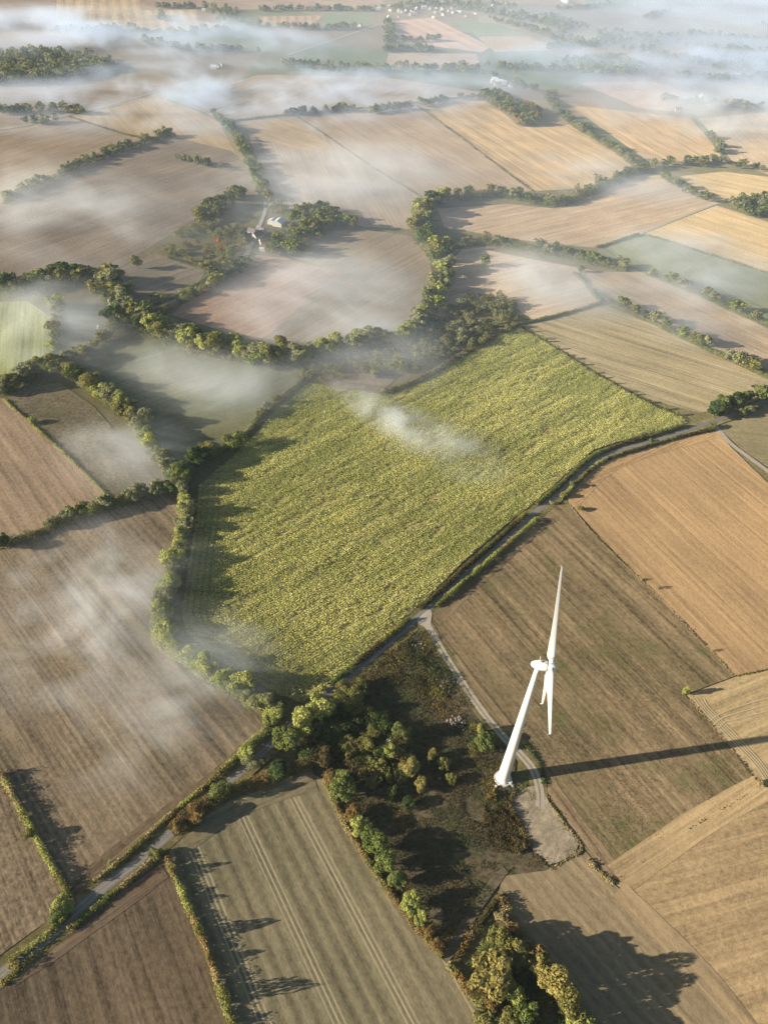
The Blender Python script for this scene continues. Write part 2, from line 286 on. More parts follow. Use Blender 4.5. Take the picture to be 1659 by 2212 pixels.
headland([(395, 1815), (500, 1745), (600, 1706), (680, 1684)], 12, (.18, .15, .09), (.20, .165, .095), .46, streak=.5)
headland([(160, 1935), (235, 1865), (400, 1740), (545, 1620)], 10, (.20, .145, .085), (.24, .175, .105), .46, streak=.6)
headland([(20, 2110), (150, 2025), (350, 1875)], 11, (.14, .10, .065), (.17, .12, .075), .46, streak=.6)
headland([(1240, 1085), (1300, 1020), (1360, 990), (1540, 940)], 9, (.32, .21, .105), (.29, .19, .10), .46, streak=.5)
# ---------------------------------------------------------------- roads, tracks
M_verge = field_mat('verge_grass', (.13, .115, .045), (.20, .16, .075), 0, streak=.05, fine=.6, blotch=9, green=.7)
MAIN = [(-80, 2165), (0, 2108), (90, 2042), (200, 1937), (310, 1855), (380, 1792), (430, 1747), (500, 1684), (555, 1640), (590, 1606), (650, 1550), (720, 1486), (780, 1441), (830, 1397), (890, 1346), (935, 1306), (990, 1256), (1055, 1201), (1100, 1161), (1140, 1121), (1170, 1096), (1210, 1066), (1245, 1031), (1280, 998), (1330, 976), (1400, 957), (1455, 939), (1515, 919), (1555, 907), (1604, 889), (1650, 868), (1740, 830)]
strip('verge', MAIN, 10.5, M_verge, .50, wvar=.25)
strip('road', MAIN, 4.4, M_road, .54, wvar=.08)
for off in (-.85, .85):
    P = chaikin(GP(MAIN), 2); t = np.gradient(P, axis=0); t /= np.linalg.norm(t, axis=1, keepdims=True)
    strip('road_wheel_path', P+np.stack([-t[:, 1], t[:, 0]], 1)*off, .8, plain('worn_asphalt', (.21, .19, .16), .9, .2, .3), .56, 0, wvar=.5, world=True)
strip('road', [(1540, 912), (1556, 935), (1578, 960), (1612, 985), (1659, 1019), (1740, 1080)], 4.2, M_track, .55)
TR = [(905, 1338), (925, 1353), (944, 1391), (979, 1446), (1014, 1501), (1054, 1556), (1094, 1601), (1129, 1636), (1154, 1666), (1166, 1705), (1166, 1745)]
strip('verge', TR, 7.5, M_verge, .49, wvar=.25)
strip('track', TR, 4.0, M_track, .55, wvar=.1)
P = chaikin(GP(TR), 2); t = np.gradient(P, axis=0); t /= np.linalg.norm(t, axis=1, keepdims=True)
strip('track', P, .9, plain('track_crown_grass', (.20, .18, .09), .95, .4, .7), .56, 0, wvar=.6, world=True)
apron = GP([(908, 1332), (928, 1316), (934, 1326), (929, 1352), (942, 1384), (935, 1382), (921, 1358), (897, 1346)])
tag(pyd('track', [(x, y, .565) for x, y in chaikin(apron, 1, True)], [tuple(range(16))], M_track), kind='structure')
pad = chaikin(GP([(1112, 1716), (1149, 1697), (1172, 1707), (1189, 1742), (1224, 1792), (1258, 1836), (1189, 1874), (1174, 1857), (1150, 1838), (1135, 1812), (1112, 1765), (1102, 1735)]), 1, True)
M_pad = field_mat('gravel_pad_surface', (.32, .262, .185), (.25, .205, .14), 0.9, streak=.15, fine=.45, blotch=7, green=.25)
tag(pyd('gravel_pad', [(x, y, .53) for x, y in pad], [tuple(range(len(pad)))], M_pad), kind='structure')
strip('path', [(1092, 1880), (1074, 1897), (1040, 1942), (1004, 1997), (974, 2052), (955, 2075)], 4.0, field_mat('dirt_path_soil', (.15, .12, .075), (.12, .095, .06), 0, fine=.4), .53, wvar=.3)
M_lane = plain('lane_surface', (.30, .28, .25), .9, .15, .4)
strip('road', [(250, 700), (310, 672), (380, 652), (430, 622), (490, 588), (530, 556), (548, 520), (560, 490), (578, 445), (560, 400), (535, 335), (500, 282), (480, 262), (440, 238), (390, 222)], 4.0, M_lane, .55)
strip('road', [(480, 262), (600, 252), (760, 238), (900, 224), (1040, 208)], 4.5, M_lane, .53)
strip('road', [(-60, 288), (60, 270), (120, 255), (240, 225), (330, 200), (410, 176)], 5.5, M_lane, .53)
strip('road', [(620, 118), (720, 85), (830, 48)], 6.0, M_lane, .53)
strip('track', [(1380, 506), (1470, 470), (1545, 441)], 4.0, plain('farm_track', (.40, .34, .22), .9), .53)
M_tyre = plain('tyre_marks', (.46, .355, .20), .9, .15, .6)
for k in range(4):      # curving wheel marks at the corner of the field
    strip('tyre_track', [(1494+k*9, 1506+k*2), (1512+k*6, 1530), (1560+k*7, 1580), (1600+k*7, 1622), (1632+k*6, 1655), (1655+k*5, 1690)], .7, M_tyre, .50+.01*k, wvar=.4)
for k in range(3):
    strip('tyre_track', [(1530+k*10, 1560+k*8), (1545+k*9, 1548+k*6), (1590, 1528+k*14), (1720, 1492+k*14)], .6, M_tyre, .54+.01*k, wvar=.4)
# ---------------------------------------------------------------- green crop with its rows
CROP = [(690, 1512), (645, 1518), (600, 1500), (540, 1468), (470, 1425), (405, 1372), (393, 1330), (405, 1240), (425, 1120), (430, 1050), (500, 992), (560, 930), (600, 882), (640, 852), (668, 828), (740, 842), (825, 852), (900, 828), (960, 792), (1030, 752), (1095, 714), (1122, 708), (1200, 754), (1300, 817), (1400, 873), (1478, 907), (1480, 915), (1440, 926), (1390, 940), (1330, 957), (1280, 974), (1240, 1010), (1200, 1045), (1150, 1090), (1080, 1145), (1000, 1215), (930, 1285), (880, 1330), (830, 1378), (770, 1428), (720, 1474)]
cp = GP(CROP)
o = pyd('field', [(x, y, .44) for x, y in cp], [tuple(range(len(cp)))], field_mat('crop_soil', (.25, .215, .085), (.29, .24, .10), 0, fine=.4)); tag(o, kind='structure')
if o.data.polygons[0].normal.z < 0: o.data.flip_normals()
rng = np.random.default_rng(11)
a, b = GP([(700, 1300), (900, 1175)]); ca = math.atan2(b[1]-a[1], b[0]-a[0]); cu = np.array([math.cos(ca), math.sin(ca)]); cv = np.array([-cu[1], cu[0]])
uv = np.stack([cp@cu, cp@cv], 1); lo, hi = uv.min(0), uv.max(0)
U, Vv = np.meshgrid(np.arange(lo[0], hi[0], .75), np.arange(lo[1], hi[1], 1.5)); U = U.ravel()+rng.normal(0, .25, U.size); Vv = Vv.ravel()+rng.normal(0, .13, Vv.size)
XY = U[:, None]*cu+Vv[:, None]*cv; ok = inside(XY, cp)
gap = fbm(U/20+5, Vv/4.0, 3)*.6+fbm(U/7+60, Vv/2.4, 2)*.4; ok &= rng.random(len(XY)) < np.clip((gap-.27)*7, .25, 1)
XY, U, Vv, gap = XY[ok], U[ok], Vv[ok], gap[ok]
hgt = .7+.9*np.clip(gap-.25, 0, .6)+.25*fbm(U/5, Vv/3+9, 2)+rng.normal(0, .14, len(XY))
ripe = fbm(U/60+40, Vv/13, 4)*.65+fbm(XY[:, 0]/95+3, XY[:, 1]/95+8, 2)*.35+(gap-.5)*.55
ripe = np.clip((ripe-.375)*3.1, 0, 1)
for ln in ([(600, 965), (700, 1105), (765, 1235)], [(700, 905), (850, 1055), (965, 1165)], [(560, 1070), (650, 1210), (722, 1335)], [(860, 870), (1010, 990), (1130, 1080)], [(480, 1130), (560, 1260), (640, 1380)]):   # pale trodden lines across the rows
    Q, _L = resample(chaikin(GP(ln), 2), 1.5); dd = np.full(len(XY), 99.0)
    for q_ in Q: dd = np.minimum(dd, np.hypot(XY[:, 0]-q_[0], XY[:, 1]-q_[1]))
    m_ = (dd < 1.3) & (rng.random(len(XY)) < .75); ripe[m_] = np.clip(ripe[m_]+.5, 0, 1); hgt[m_] *= .75
ln_ = vnoise(U/140+3, Vv/2.6)-.5; hgt += .75*ln_; ripe = np.clip(ripe+.5*ln_, 0, 1)
Q, _L = resample(GP([(600, 1500), (540, 1468), (470, 1425), (405, 1372), (393, 1330), (405, 1240), (425, 1120), (430, 1050)]), 2.0); dd = np.full(len(XY), 99.0)
for q_ in Q: dd = np.minimum(dd, np.hypot(XY[:, 0]-q_[0], XY[:, 1]-q_[1]))
m_ = dd < 15; hgt[m_] += .55*np.sin(dd[m_]*2*math.pi/3.6)-.1; ripe[m_] *= .45      # the headland rows follow the hedge
ok = ~m_ | (np.sin(dd*2*math.pi/3.6) > -.55); XY, U, Vv, hgt, ripe = XY[ok], U[ok], Vv[ok], hgt[ok], ripe[ok]; hgt = np.maximum(hgt, .25)
cc = []; nn = []; ss = []; tt = []
for k in range(5):
    c = np.stack([XY[:, 0]+rng.normal(0, .3, len(XY)), XY[:, 1]+rng.normal(0, .3, len(XY)), .44+hgt*(.45+.55*k/4)], 1)
    n = rng.normal(size=(len(XY), 3))*.8; n[:, 2] += .6
    cc.append(c); nn.append(n); ss.append(rng.uniform(.2, .42, len(XY))); tt.append(np.clip(ripe*.85+rng.uniform(-.2, .3, len(XY)), 0, 1))
LMcrop = leaf_mat('crop_leaves', (.37, .40, .12), (.88, .82, .33), (.40, .44, .13), .42)
V = leafV(np.vstack(cc), np.vstack(nn), np.hstack(ss), rng)
tag(link('crop', quads_mesh('crop', V, np.hstack(tt), mats=[LMcrop])), kind='stuff')
# ---------------------------------------------------------------- vegetation
def crown_V(seed, W, Hh, nq, q, z0, lobes=14, tall=1.0):
    """leaf quads of one crown: uneven lobes of leaves round a core, gaps between them"""
    g = np.random.default_rng(seed); ctr = np.array([0, 0, z0+(Hh-z0)*.5]); rx, rz = W/2, (Hh-z0)/2
    L = []
    for i in range(lobes):
        d = g.normal(size=3); d /= np.linalg.norm(d); d[2] = d[2]*.9+.12
        f = g.uniform(.42, .92)
        L.append((ctr+d*np.array([rx, rx, rz])*f, g.uniform(.18, .42)*W*.5*1.15))
    L.append((ctr, W*.30)); L.append((ctr+[0, 0, -rz*.35], W*.26))
    cs = np.array([l[0] for l in L]); rs = np.array([l[1] for l in L])
    k = g.choice(len(L), nq*3, p=rs**2/np.sum(rs**2)); d = g.normal(size=(nq*3, 3)); d[:, 2] += .25; d /= np.linalg.norm(d, axis=1, keepdims=True)
    p = cs[k]+d*(rs[k]*g.uniform(.78, 1.08, nq*3))[:, None]*np.array([1, 1, .9])
    dist = np.linalg.norm(p[:, None]-cs[None], axis=2)/rs[None]; dist[np.arange(len(p)), k] = 9
    keep = np.where((dist.min(1) > .8) & (p[:, 2] > z0*.75))[0][:nq]
    p, d, k = p[keep], d[keep], k[keep]; lt = g.random(len(L))
    V = leafV(p, d+g.normal(size=p.shape)*.55, g.uniform(.55, 1.1, len(p))*q, g)
    return V, np.clip(lt[k]*.45+g.uniform(0, .6, len(p)), 0, 1)
def tube(P, rad, n=6):
    P = np.asarray(P, float); V = []; F = []
    for i, p in enumerate(P):
        t = P[min(i+1, len(P)-1)]-P[max(i-1, 0)]; t /= np.linalg.norm(t)
        u = np.cross(t, [.3, 1, .2]); u /= np.linalg.norm(u); v = np.cross(t, u)
        for j in range(n): a = 2*math.pi*j/n; V.append(p+(u*math.cos(a)+v*math.sin(a))*rad[i])
    for i in range(len(P)-1):
        for j in range(n): F.append((i*n+j, i*n+(j+1) % n, (i+1)*n+(j+1) % n, (i+1)*n+j))
    F.append(tuple((len(P)-1)*n+j for j in range(n))); return V, F
def trunk_geo(seed, W, Hh, z0, limbs=5, r=None):
    g = np.random.default_rng(seed+500); r = r or Hh*.028; V, F = [], []
    def add(v, f):
        o = len(V); V.extend(v); F.extend([tuple(i+o for i in q) for q in f])
    lean = g.normal(0, .25, 2); top = np.array([lean[0], lean[1], Hh*.72])
    add(*tube([[0, 0, -.6], [0, 0, .4], [lean[0]*.4, lean[1]*.4, z0+.3], top], [r*1.6, r*1.15, r*.85, r*.2]))
    for i in range(limbs):
        a = 2*math.pi*i/limbs+g.uniform(-.4, .4); zb = z0*.8+(Hh-z0)*g.uniform(0, .35); e = g.uniform(.26, .42)*W
        add(*tube([[lean[0]*.4, lean[1]*.4, zb], [math.cos(a)*e*.5, math.sin(a)*e*.5, zb+(Hh-z0)*.16], [math.cos(a)*e, math.sin(a)*e, zb+(Hh-z0)*.36]], [r*.55, r*.38, r*.1], 5))
    return V, F
def trunk_mesh(name, *a, **k):
    V, F = trunk_geo(*a, **k); me = bpy.data.meshes.new(name); me.from_pydata([tuple(map(float, v)) for v in V], [], F); me.materials.append(M_bark); me.update(); return me
# unit trees about 10 m tall; each instance is scaled and turned
SHAPES = [(8.4, 10, 2.2), (9.6, 9.4, 1.6), (7.0, 10.5, 2.0), (6.0, 11, 1.6), (10.5, 9.6, 2.2), (7.6, 9.0, 1.4), (4.6, 11.5, 1.0), (9.0, 10.2, 1.8)]
CROWN, TRUNK, FARTREE = [], [], []
for i, (W_, H_, z_) in enumerate(SHAPES):
    V, t = crown_V(100+i, W_, H_, 2100, .40, z_, 12+i % 5*2); CROWN.append(quads_mesh('crown', V, t, mats=[LM['green']]))
    TRUNK.append(trunk_mesh('trunk', 100+i, W_, H_, z_))
    V, t = crown_V(300+i, W_, H_, 520, .72, z_, 11+i % 4*2)
    tv, tf = tube([[0, 0, -.6], [0, 0, z_+1.5]], [.35, .25], 4)
    TV = np.array([[tv[j] for j in f] for f in tf[:4]])
    FARTREE.append(quads_mesh('tree', np.concatenate([V, TV]), np.r_[t, np.zeros(4)], np.r_[np.zeros(len(V)), np.ones(4)], [LM['green'], M_bark]))
BUSH = []
for i in range(5):
    V, t = crown_V(700+i, 3.6+.5*i, 2.7+.2*(i % 3), 420, .26, .15, 9); BUSH.append(quads_mesh('bush', V, t, mats=[LM['olive']]))
rnd = random.Random(3)
def setmat(o, m, slot=0):
    o.material_slots[slot].link = 'OBJECT'; o.material_slots[slot].material = m
def tree(x, y, h, wid, pal, label, group=None, shape=None, z=0.0, cat='tree', name='tree'):
    i = rnd.randrange(len(SHAPES)) if shape is None else shape
    W_, H_, _z = SHAPES[i]; s = (wid/W_, wid/W_*rnd.uniform(.72, 1.28), h/H_)
    near = math.hypot(x, y) < 620
    if near:
        o = bpy.data.objects.new(name, None); C.objects.link(o); o.empty_display_size = 1
        c = bpy.data.objects.new('crown', CROWN[i]); C.objects.link(c); c.parent = o; setmat(c, LM[pal])
        t = bpy.data.objects.new('trunk', TRUNK[i]); C.objects.link(t); t.parent = o
    else:
        o = bpy.data.objects.new(name, FARTREE[i] if wid < 16 else FARTREE[i]); C.objects.link(o); setmat(o, LM[pal])
    o.location = (x, y, z); o.scale = s; o.rotation_euler = (0, 0, rnd.uniform(0, 6.283))
    return tag(o, label, cat, group)
def bush(x, y, h, wid, pal, label, group=None):
    i = rnd.randrange(5); o = bpy.data.objects.new('bush', BUSH[i]); C.objects.link(o); setmat(o, LM[pal])
    o.location = (x, y, 0); o.scale = (wid/(3.6+.5*i), wid/(3.6+.5*i)*rnd.uniform(.8, 1.2), h/(2.7+.2*(i % 3))); o.rotation_euler = (0, 0, rnd.uniform(0, 6.283))
    return tag(o, label, 'bush', group)
ONES = 'zeroth first second third fourth fifth sixth seventh eighth ninth tenth eleventh twelfth thirteenth fourteenth fifteenth sixteenth seventeenth eighteenth nineteenth'.split()
TENS = {2: 'twent', 3: 'thirt', 4: 'fort', 5: 'fift'}
CARD = 'x first second third fourth fifth sixth seventh eighth ninth'.split()
def ordinal(n):
    if n < 20: return ONES[n]
    a, b = divmod(n, 10); return TENS[a]+('ieth' if b == 0 else 'y-'+CARD[b])
ADJ = {'green': 'green', 'bright': 'yellow-green', 'dark': 'dark green', 'olive': 'olive', 'gold': 'golden', 'rust': 'rusty brown', 'pale': 'pale green', 'red': 'red', 'scrub': 'brownish'}
def belt(pts, n, width, h, asp, pal, where, end, group, fn=tree, smooth=2, gapf=0.0):
    """a file of single trees; each label counts along the belt from a named end"""
    P = chaikin(GP(pts), smooth); P, L = resample(P, 1.0); t = np.gradient(P, axis=0); t /= np.linalg.norm(t, axis=1, keepdims=True)
    pals = list(pal)
    for k in range(n):
        f = (k+.5+rnd.uniform(-.3, .3))/n; i = min(len(P)-1, int(f*len(P))); off = rnd.uniform(-.5, .5)*width
        x, y = P[i]+np.array([-t[i, 1], t[i, 0]])*off; hh = rnd.uniform(*h)*(1.0 if fn is bush else 1.22); p_ = rnd.choice(pals)
        fn(x, y, hh, hh*rnd.uniform(*asp)*(1.0 if fn is bush else 1.3), p_, '%s %s, %s from %s, in %s' % (ADJ[p_], fn.__name__, ordinal(k+1), end, where), group)
def hedge(pts, width, h, pal, label, dens=24, q=.34, smooth=2, gap=0.0, name='hedge', kind=None, cat='hedge', seed=None):
    """one continuous hedge: leaves over an uneven bank along a line"""
    g = np.random.default_rng(seed or int(pts[0][0]*7+pts[0][1]*3) % 9999+1)
    P = chaikin(GP(pts), smooth); P, L = resample(P, .5); t = np.gradient(P, axis=0); t /= np.linalg.norm(t, axis=1, keepdims=True); nn = np.stack([-t[:, 1], t[:, 0]], 1)
    n = int(L*dens*max(1, (width+h)/3.5)); i = g.integers(0, len(P), n); s = i*.5
    hh = h*(.3+1.4*fbm(s/5.5+pts[0][0], s*0+.5, 3)); ww = width*(.6+.8*fbm(s/7+50, s*0+pts[0][1], 2))
    if gap:
        ok = vnoise(s/9+pts[0][1], s*0+3.3) > gap; i, s, hh, ww = i[ok], s[ok], hh[ok], ww[ok]; n = len(i)
    a = g.uniform(0, math.pi, n); r = np.sqrt(g.uniform(.35, 1.1, n))
    off = np.cos(a)*r*ww/2; z = np.maximum(np.sin(a)*r*hh, .05)+g.normal(0, .07, n)
    c = np.stack([P[i, 0]+nn[i, 0]*off+g.normal(0, .25, n), P[i, 1]+nn[i, 1]*off+g.normal(0, .25, n), z+.1], 1)
    d = np.stack([nn[i, 0]*np.cos(a), nn[i, 1]*np.cos(a), np.sin(a)+.2], 1)+g.normal(size=(n, 3))*.6
    m_ = int(L*6); ic = g.integers(0, len(P), m_); hc = h*(.3+1.4*fbm(ic*.5/5.5+pts[0][0], ic*0+.5, 3)); oc = g.normal(0, width*.16, m_)  # larger inner leaves added to block sunlight and fill the hedge's shadow
    c = np.vstack([c, np.stack([P[ic, 0]+nn[ic, 0]*oc, P[ic, 1]+nn[ic, 1]*oc, hc*g.uniform(.12, .72, m_)], 1)]); d = np.vstack([d, np.stack([nn[ic, 0], nn[ic, 1], 0*oc], 1)+g.normal(0, .45, (m_, 3))])
    i = np.r_[i, ic]; s = i*.5; n = len(i); core = np.r_[np.ones(n-m_), np.full(m_, min(.95, .32*h)/q)]
    tint = np.clip(fbm(s/6+9, s*0, 3)*.9-.15+g.uniform(0, .45, n), 0, 1)
    pals = pal if isinstance(pal, tuple) else (pal,)
    sel = np.minimum((fbm(s/14+pts[0][0]*.3, s*0+7, 2)*1.6-.3+g.normal(0, .08, n))*len(pals), len(pals)-1).clip(0).astype(int)
    me = quads_mesh(name, leafV(c, d, g.uniform(.6, 1.15, n)*q*core, g), tint, sel, [LM[p] for p in pals])
    return tag(link(name, me), label, cat if kind is None else None, None, kind)
def mass(name, poly, n, h, asp, pal, kind='stuff', label=None, line=None, width=30, q=.9, nq=170, seed=1, cat=None, gapn=None):
    """many trees that read as one wood, in one mesh"""
    g = np.random.default_rng(seed); VV, TT, MI = [], [], []
    if line is None:
        pg = GP(poly); lo, hi = pg.min(0), pg.max(0); pts = []
        while len(pts) < n:
            q_ = g.uniform(lo, hi, (n*3, 2)); q_ = q_[inside(q_, pg)]; pts += list(q_)
        pts = np.array(pts[:n])
    else:
        pts = []
        tot = 0; Ls = []
        for ln, wd in line: P, L = resample(chaikin(GP(ln), 2), 2.0); Ls.append((P, L, wd)); tot += L
        for P, L, wd in Ls:
            m_ = max(1, int(n*L/tot)); i = g.integers(0, len(P), m_); pts += list(P[i]+g.normal(0, .33, (m_, 2))*wd)
        pts = np.array(pts)
    if gapn: pts = pts[fbm(pts[:, 0]/gapn, pts[:, 1]/gapn, 2) > .42]
    protos = [crown_V(900+seed*10+k, *((8, 10, 9)[k % 3],), 9.5, nq, q, .8, 9) for k in range(6)]
    for j, (x, y) in enumerate(pts):
        V, t = protos[g.integers(6)]; hh = g.uniform(*h); wd = hh*g.uniform(*asp); a = g.uniform(0, 6.28); ca_, sa_ = math.cos(a), math.sin(a)
        X = V[..., 0]*wd/9; Y = V[..., 1]*wd/9; Z = V[..., 2]*hh/9.5; X = X*1.25; Y = Y*1.25
        VV.append(np.stack([X*ca_-Y*sa_+x, X*sa_+Y*ca_+y, Z], -1)); TT.append(np.clip(t*.7+g.uniform(0, .4), 0, 1)); MI.append(np.full(len(t), g.integers(len(pal))))
    me = quads_mesh(name, np.concatenate(VV), np.concatenate(TT), np.concatenate(MI), [LM[p] for p in pal])
    return tag(link(name, me), label, cat, None, kind)
FARLINES = []
g1 = 'trees in the hedgerows round the fields'
# hedgerow left of the crop, from the road up
belt([(578, 1535), (530, 1502), (470, 1468), (405, 1425), (360, 1392), (346, 1350), (355, 1300), (374, 1245), (390, 1190), (403, 1135), (405, 1090), (392, 1062)], 25, 3, (6, 10), (.75, 1.05), ('bright', 'bright', 'pale'), 'hedgerow left of the crop', 'the road', g1)
hedge([(600, 1550), (530, 1508), (470, 1472), (405, 1430), (358, 1398), (343, 1360), (350, 1305), (370, 1245), (386, 1190), (400, 1135), (400, 1090), (388, 1055)], 9, 7.5, ('bright', 'pale', 'bright'), 'pale misty hedge under the trees left of the yellow-green crop')
belt([(390, 1052), (402, 1020), (428, 1000), (455, 985)], 5, 5, (9, 12), (.8, 1.0), ('green', 'olive', 'dark'), 'dense clump where four hedges meet', 'the tall brown field', g1)
hedge([(388, 1055), (410, 1010), (455, 985), (500, 968), (545, 925), (570, 890), (595, 872), (630, 845), (660, 818), (650, 800)], 5.5, 4.2, ('olive', 'green', 'pale', 'rust'), 'winding hedge between the green triangular field and the crop')
tree(*G(505, 968)[:2], 12, 17, 'green', 'broad round green tree standing alone in the hedge above the crop', g1, 4)
belt([(560, 905), (582, 880), (600, 868)], 3, 2, (6, 8), (.8, 1.1), ('pale', 'olive'), 'hedge at the upper crop corner', 'the broad round tree', g1)
belt([(375, 1040), (350, 1000), (320, 955), (290, 915), (265, 885), (225, 858), (190, 832), (150, 808), (110, 795)], 20, 7, (8, 12), (.75, 1.0), ('green', 'olive', 'bright', 'pale'), 'hedgerow left of the triangular field', 'the meeting of hedges', g1)
hedge([(380, 1050), (350, 1003), (320, 958), (290, 918), (265, 888), (225, 862), (190, 836), (150, 812), (100, 800)], 8, 7, ('olive', 'green', 'pale'), 'scrubby hedge left of the green triangular field')
belt([(375, 1062), (325, 1070), (260, 1090), (205, 1108), (150, 1128), (100, 1142)], 10, 3, (6, 9.5), (.85, 1.15), ('green', 'pale', 'olive'), 'hedgerow above the left stubble field', 'the meeting of hedges', g1)
hedge([(380, 1060), (325, 1072), (240, 1098), (150, 1130), (60, 1165), (-10, 1182)], 6, 5.2, ('olive', 'pale', 'green'), 'hedge along the upper edge of the big left stubble field')
tree(*G(8, 1182)[:2], 9, 10, 'dark', 'dark tree at the left edge above the stubble field', g1, 1)
hedge([(10, 864), (40, 893), (70, 917), (135, 977), (190, 1029), (236, 1076)], 2.2, 1.8, ('olive', 'bright', 'straw'), 'thin low hedge right of the smooth tan field')
tree(*G(72, 914)[:2], 5.5, 5.5, 'bright', 'small bright tree in the thin hedge of the tan field', g1, 5)
belt([(5, 850), (40, 828), (75, 806), (110, 800), (150, 788), (180, 778)], 12, 9, (8, 12), (.8, 1.1), ('green', 'olive', 'dark', 'pale'), 'belt below the bright meadow', 'the left edge', g1)
belt([(170, 775), (200, 752), (225, 738), (245, 715)], 8, 3, (5, 8), (.9, 1.2), ('pale', 'olive', 'green'), 'hedgerow above the triangular field', 'the meadow', g1)
belt([(108, 795), (115, 760), (122, 720), (124, 690), (128, 655)], 7, 3, (6, 11), (.8, 1.0), ('green', 'bright', 'olive'), 'row right of the bright meadow', 'its lower end', g1)
hedge([(105, 800), (112, 765), (118, 725), (122, 690), (127, 655)], 6, 5, ('olive', 'pale', 'green'), 'hedge right of the bright green meadow')
belt([(0, 632), (40, 625), (80, 622), (125, 612), (165, 605), (200, 600), (225, 622), (250, 650), (275, 680), (262, 712)], 28, 24, (10, 15), (.75, 1.0), ('green', 'dark', 'olive', 'dark', 'pale'), 'wide belt above the meadow', 'the left edge', g1)
belt([(262, 700), (290, 690), (330, 715), (380, 735), (430, 748), (480, 758), (530, 772), (580, 785), (640, 782)], 32, 20, (10, 15), (.75, 1.0), ('green', 'olive', 'pale', 'bright'), 'long belt above the triangular field', 'its left end', g1)
belt([(640, 780), (700, 768), (760, 752), (830, 742), (890, 722), (918, 690), (935, 640), (955, 600), (962, 575)], 30, 16, (10, 14), (.75, 1.0), ('green', 'bright', 'pale', 'olive'), 'curved belt round the misty field', 'its lower end', g1)
belt([(955, 570), (935, 545), (912, 520), (905, 495), (912, 460), (930, 438), (960, 430)], 20, 20, (11, 16), (.75, 1.0), ('green', 'bright', 'dark', 'olive'), 'belt right of the misty field', 'its lower bend', g1)
FARLINES.append(([(965, 430), (1010, 425), (1060, 418), (1110, 420), (1150, 432), (1200, 442), (1250, 425), (1300, 402), (1350, 378), (1400, 362)], 18))
FARLINES.append(([(925, 522), (965, 528), (1000, 530), (1030, 520), (1080, 525), (1130, 532), (1190, 545), (1250, 555), (1310, 572), (1350, 580)], 12))
UND = 'undergrowth bank beneath the '
for pts, w_, h_, l_ in (([(0, 635), (40, 627), (80, 624), (125, 615), (165, 608), (200, 603), (225, 625), (250, 652), (275, 682), (264, 714)], 22, 7, 'wide tree belt above the bright meadow'),
    ([(262, 702), (290, 692), (330, 718), (380, 738), (430, 752), (480, 762), (530, 776), (580, 789), (640, 786)], 20, 7, 'long tree belt above the green triangular field'), ([(640, 784), (700, 772), (760, 756), (830, 746), (890, 726), (918, 694), (935, 644), (955, 604), (962, 579)], 16, 7, 'curved tree belt round the misty field'),
    ([(955, 574), (935, 549), (912, 524), (905, 499), (912, 464), (930, 442), (960, 434)], 18, 8, 'tall tree belt right of the misty field'), ([(965, 434), (1010, 429), (1060, 422), (1110, 424), (1150, 436), (1200, 446), (1250, 429), (1300, 406), (1350, 382), (1400, 366)], 16, 8, 'belt below the golden stubble'),
    ([(925, 526), (965, 532), (1000, 534), (1030, 524), (1080, 529), (1130, 536), (1190, 549), (1250, 559), (1310, 576), (1350, 584)], 12, 6, 'belt below the broad pinkish field'), ([(5, 853), (40, 831), (75, 809), (110, 803), (150, 791), (180, 781)], 9, 5, 'belt below the bright green meadow')):
    hedge(pts, w_, h_, ('green', 'dark', 'olive', 'pale'), UND+l_, dens=7, q=.62)
tree(*G(1046, 574)[:2], 12, 13, 'green', 'round green tree alone in the pale field right of the belt', g1, 1)
tree(*G(1253, 588)[:2], 8, 9, 'pale', 'small pale tree alone at the misty end of the pale field', g1, 5)
tree(*G(296, 580)[:2], 13, 11, 'olive', 'tall olive tree alone in the brown field below the orchard', g1, 2)
tree(*G(290, 622)[:2], 10, 10, 'pale', 'lone misty tree in the small field above the tree belt', g1, 0)
FARLINES.append(([(1400, 595), (1450, 615), (1500, 632), (1560, 662), (1620, 690), (1665, 705)], 4))
hedge([(1395, 592), (1450, 613), (1500, 632), (1560, 662), (1620, 690), (1670, 708)], 5.5, 4.6, ('olive', 'green'), 'hedge below the dark green misty field')
FARLINES.append(([(1300, 642), (1330, 658), (1400, 692), (1440, 710), (1475, 728), (1520, 748), (1560, 768), (1620, 795), (1650, 808)], 4))
hedge([(1280, 632), (1330, 660), (1400, 695), (1475, 732), (1560, 772), (1665, 818)], 4.5, 3.6, ('olive', 'pale', 'green'), 'low hedge above the striped green-tan field')
hedge([(1120, 702), (1200, 685), (1300, 655)], 4, 3, ('green', 'olive'), 'straight dark hedge at the head of the striped field')
belt([(1525, 895), (1560, 885), (1600, 872), (1640, 868), (1680, 858)], 9, 9, (7, 10), (.9, 1.2), ('green', 'dark', 'olive'), 'dense thicket beside the road bend', 'its left end', g1)
belt([(1590, 900), (1610, 892), (1640, 885)], 4, 2, (4, 6), (.9, 1.2), ('olive', 'pale'), 'row at the fork of the lanes', 'the fork', g1)
hedge([(1130, 708), (1200, 755), (1300, 818), (1400, 873), (1475, 903)], 1.8, 1.6, ('olive', 'scrub', 'straw'), 'sparse low hedge between crop and striped field', gap=.35)
belt([(1140, 712), (1220, 766), (1310, 822), (1400, 870), (1470, 900)], 15, 2, (2.5, 4.5), (.8, 1.1), ('olive', 'green', 'scrub'), 'hedge along the striped field', 'the wooded end', 'bushes along the crop edge', bush)
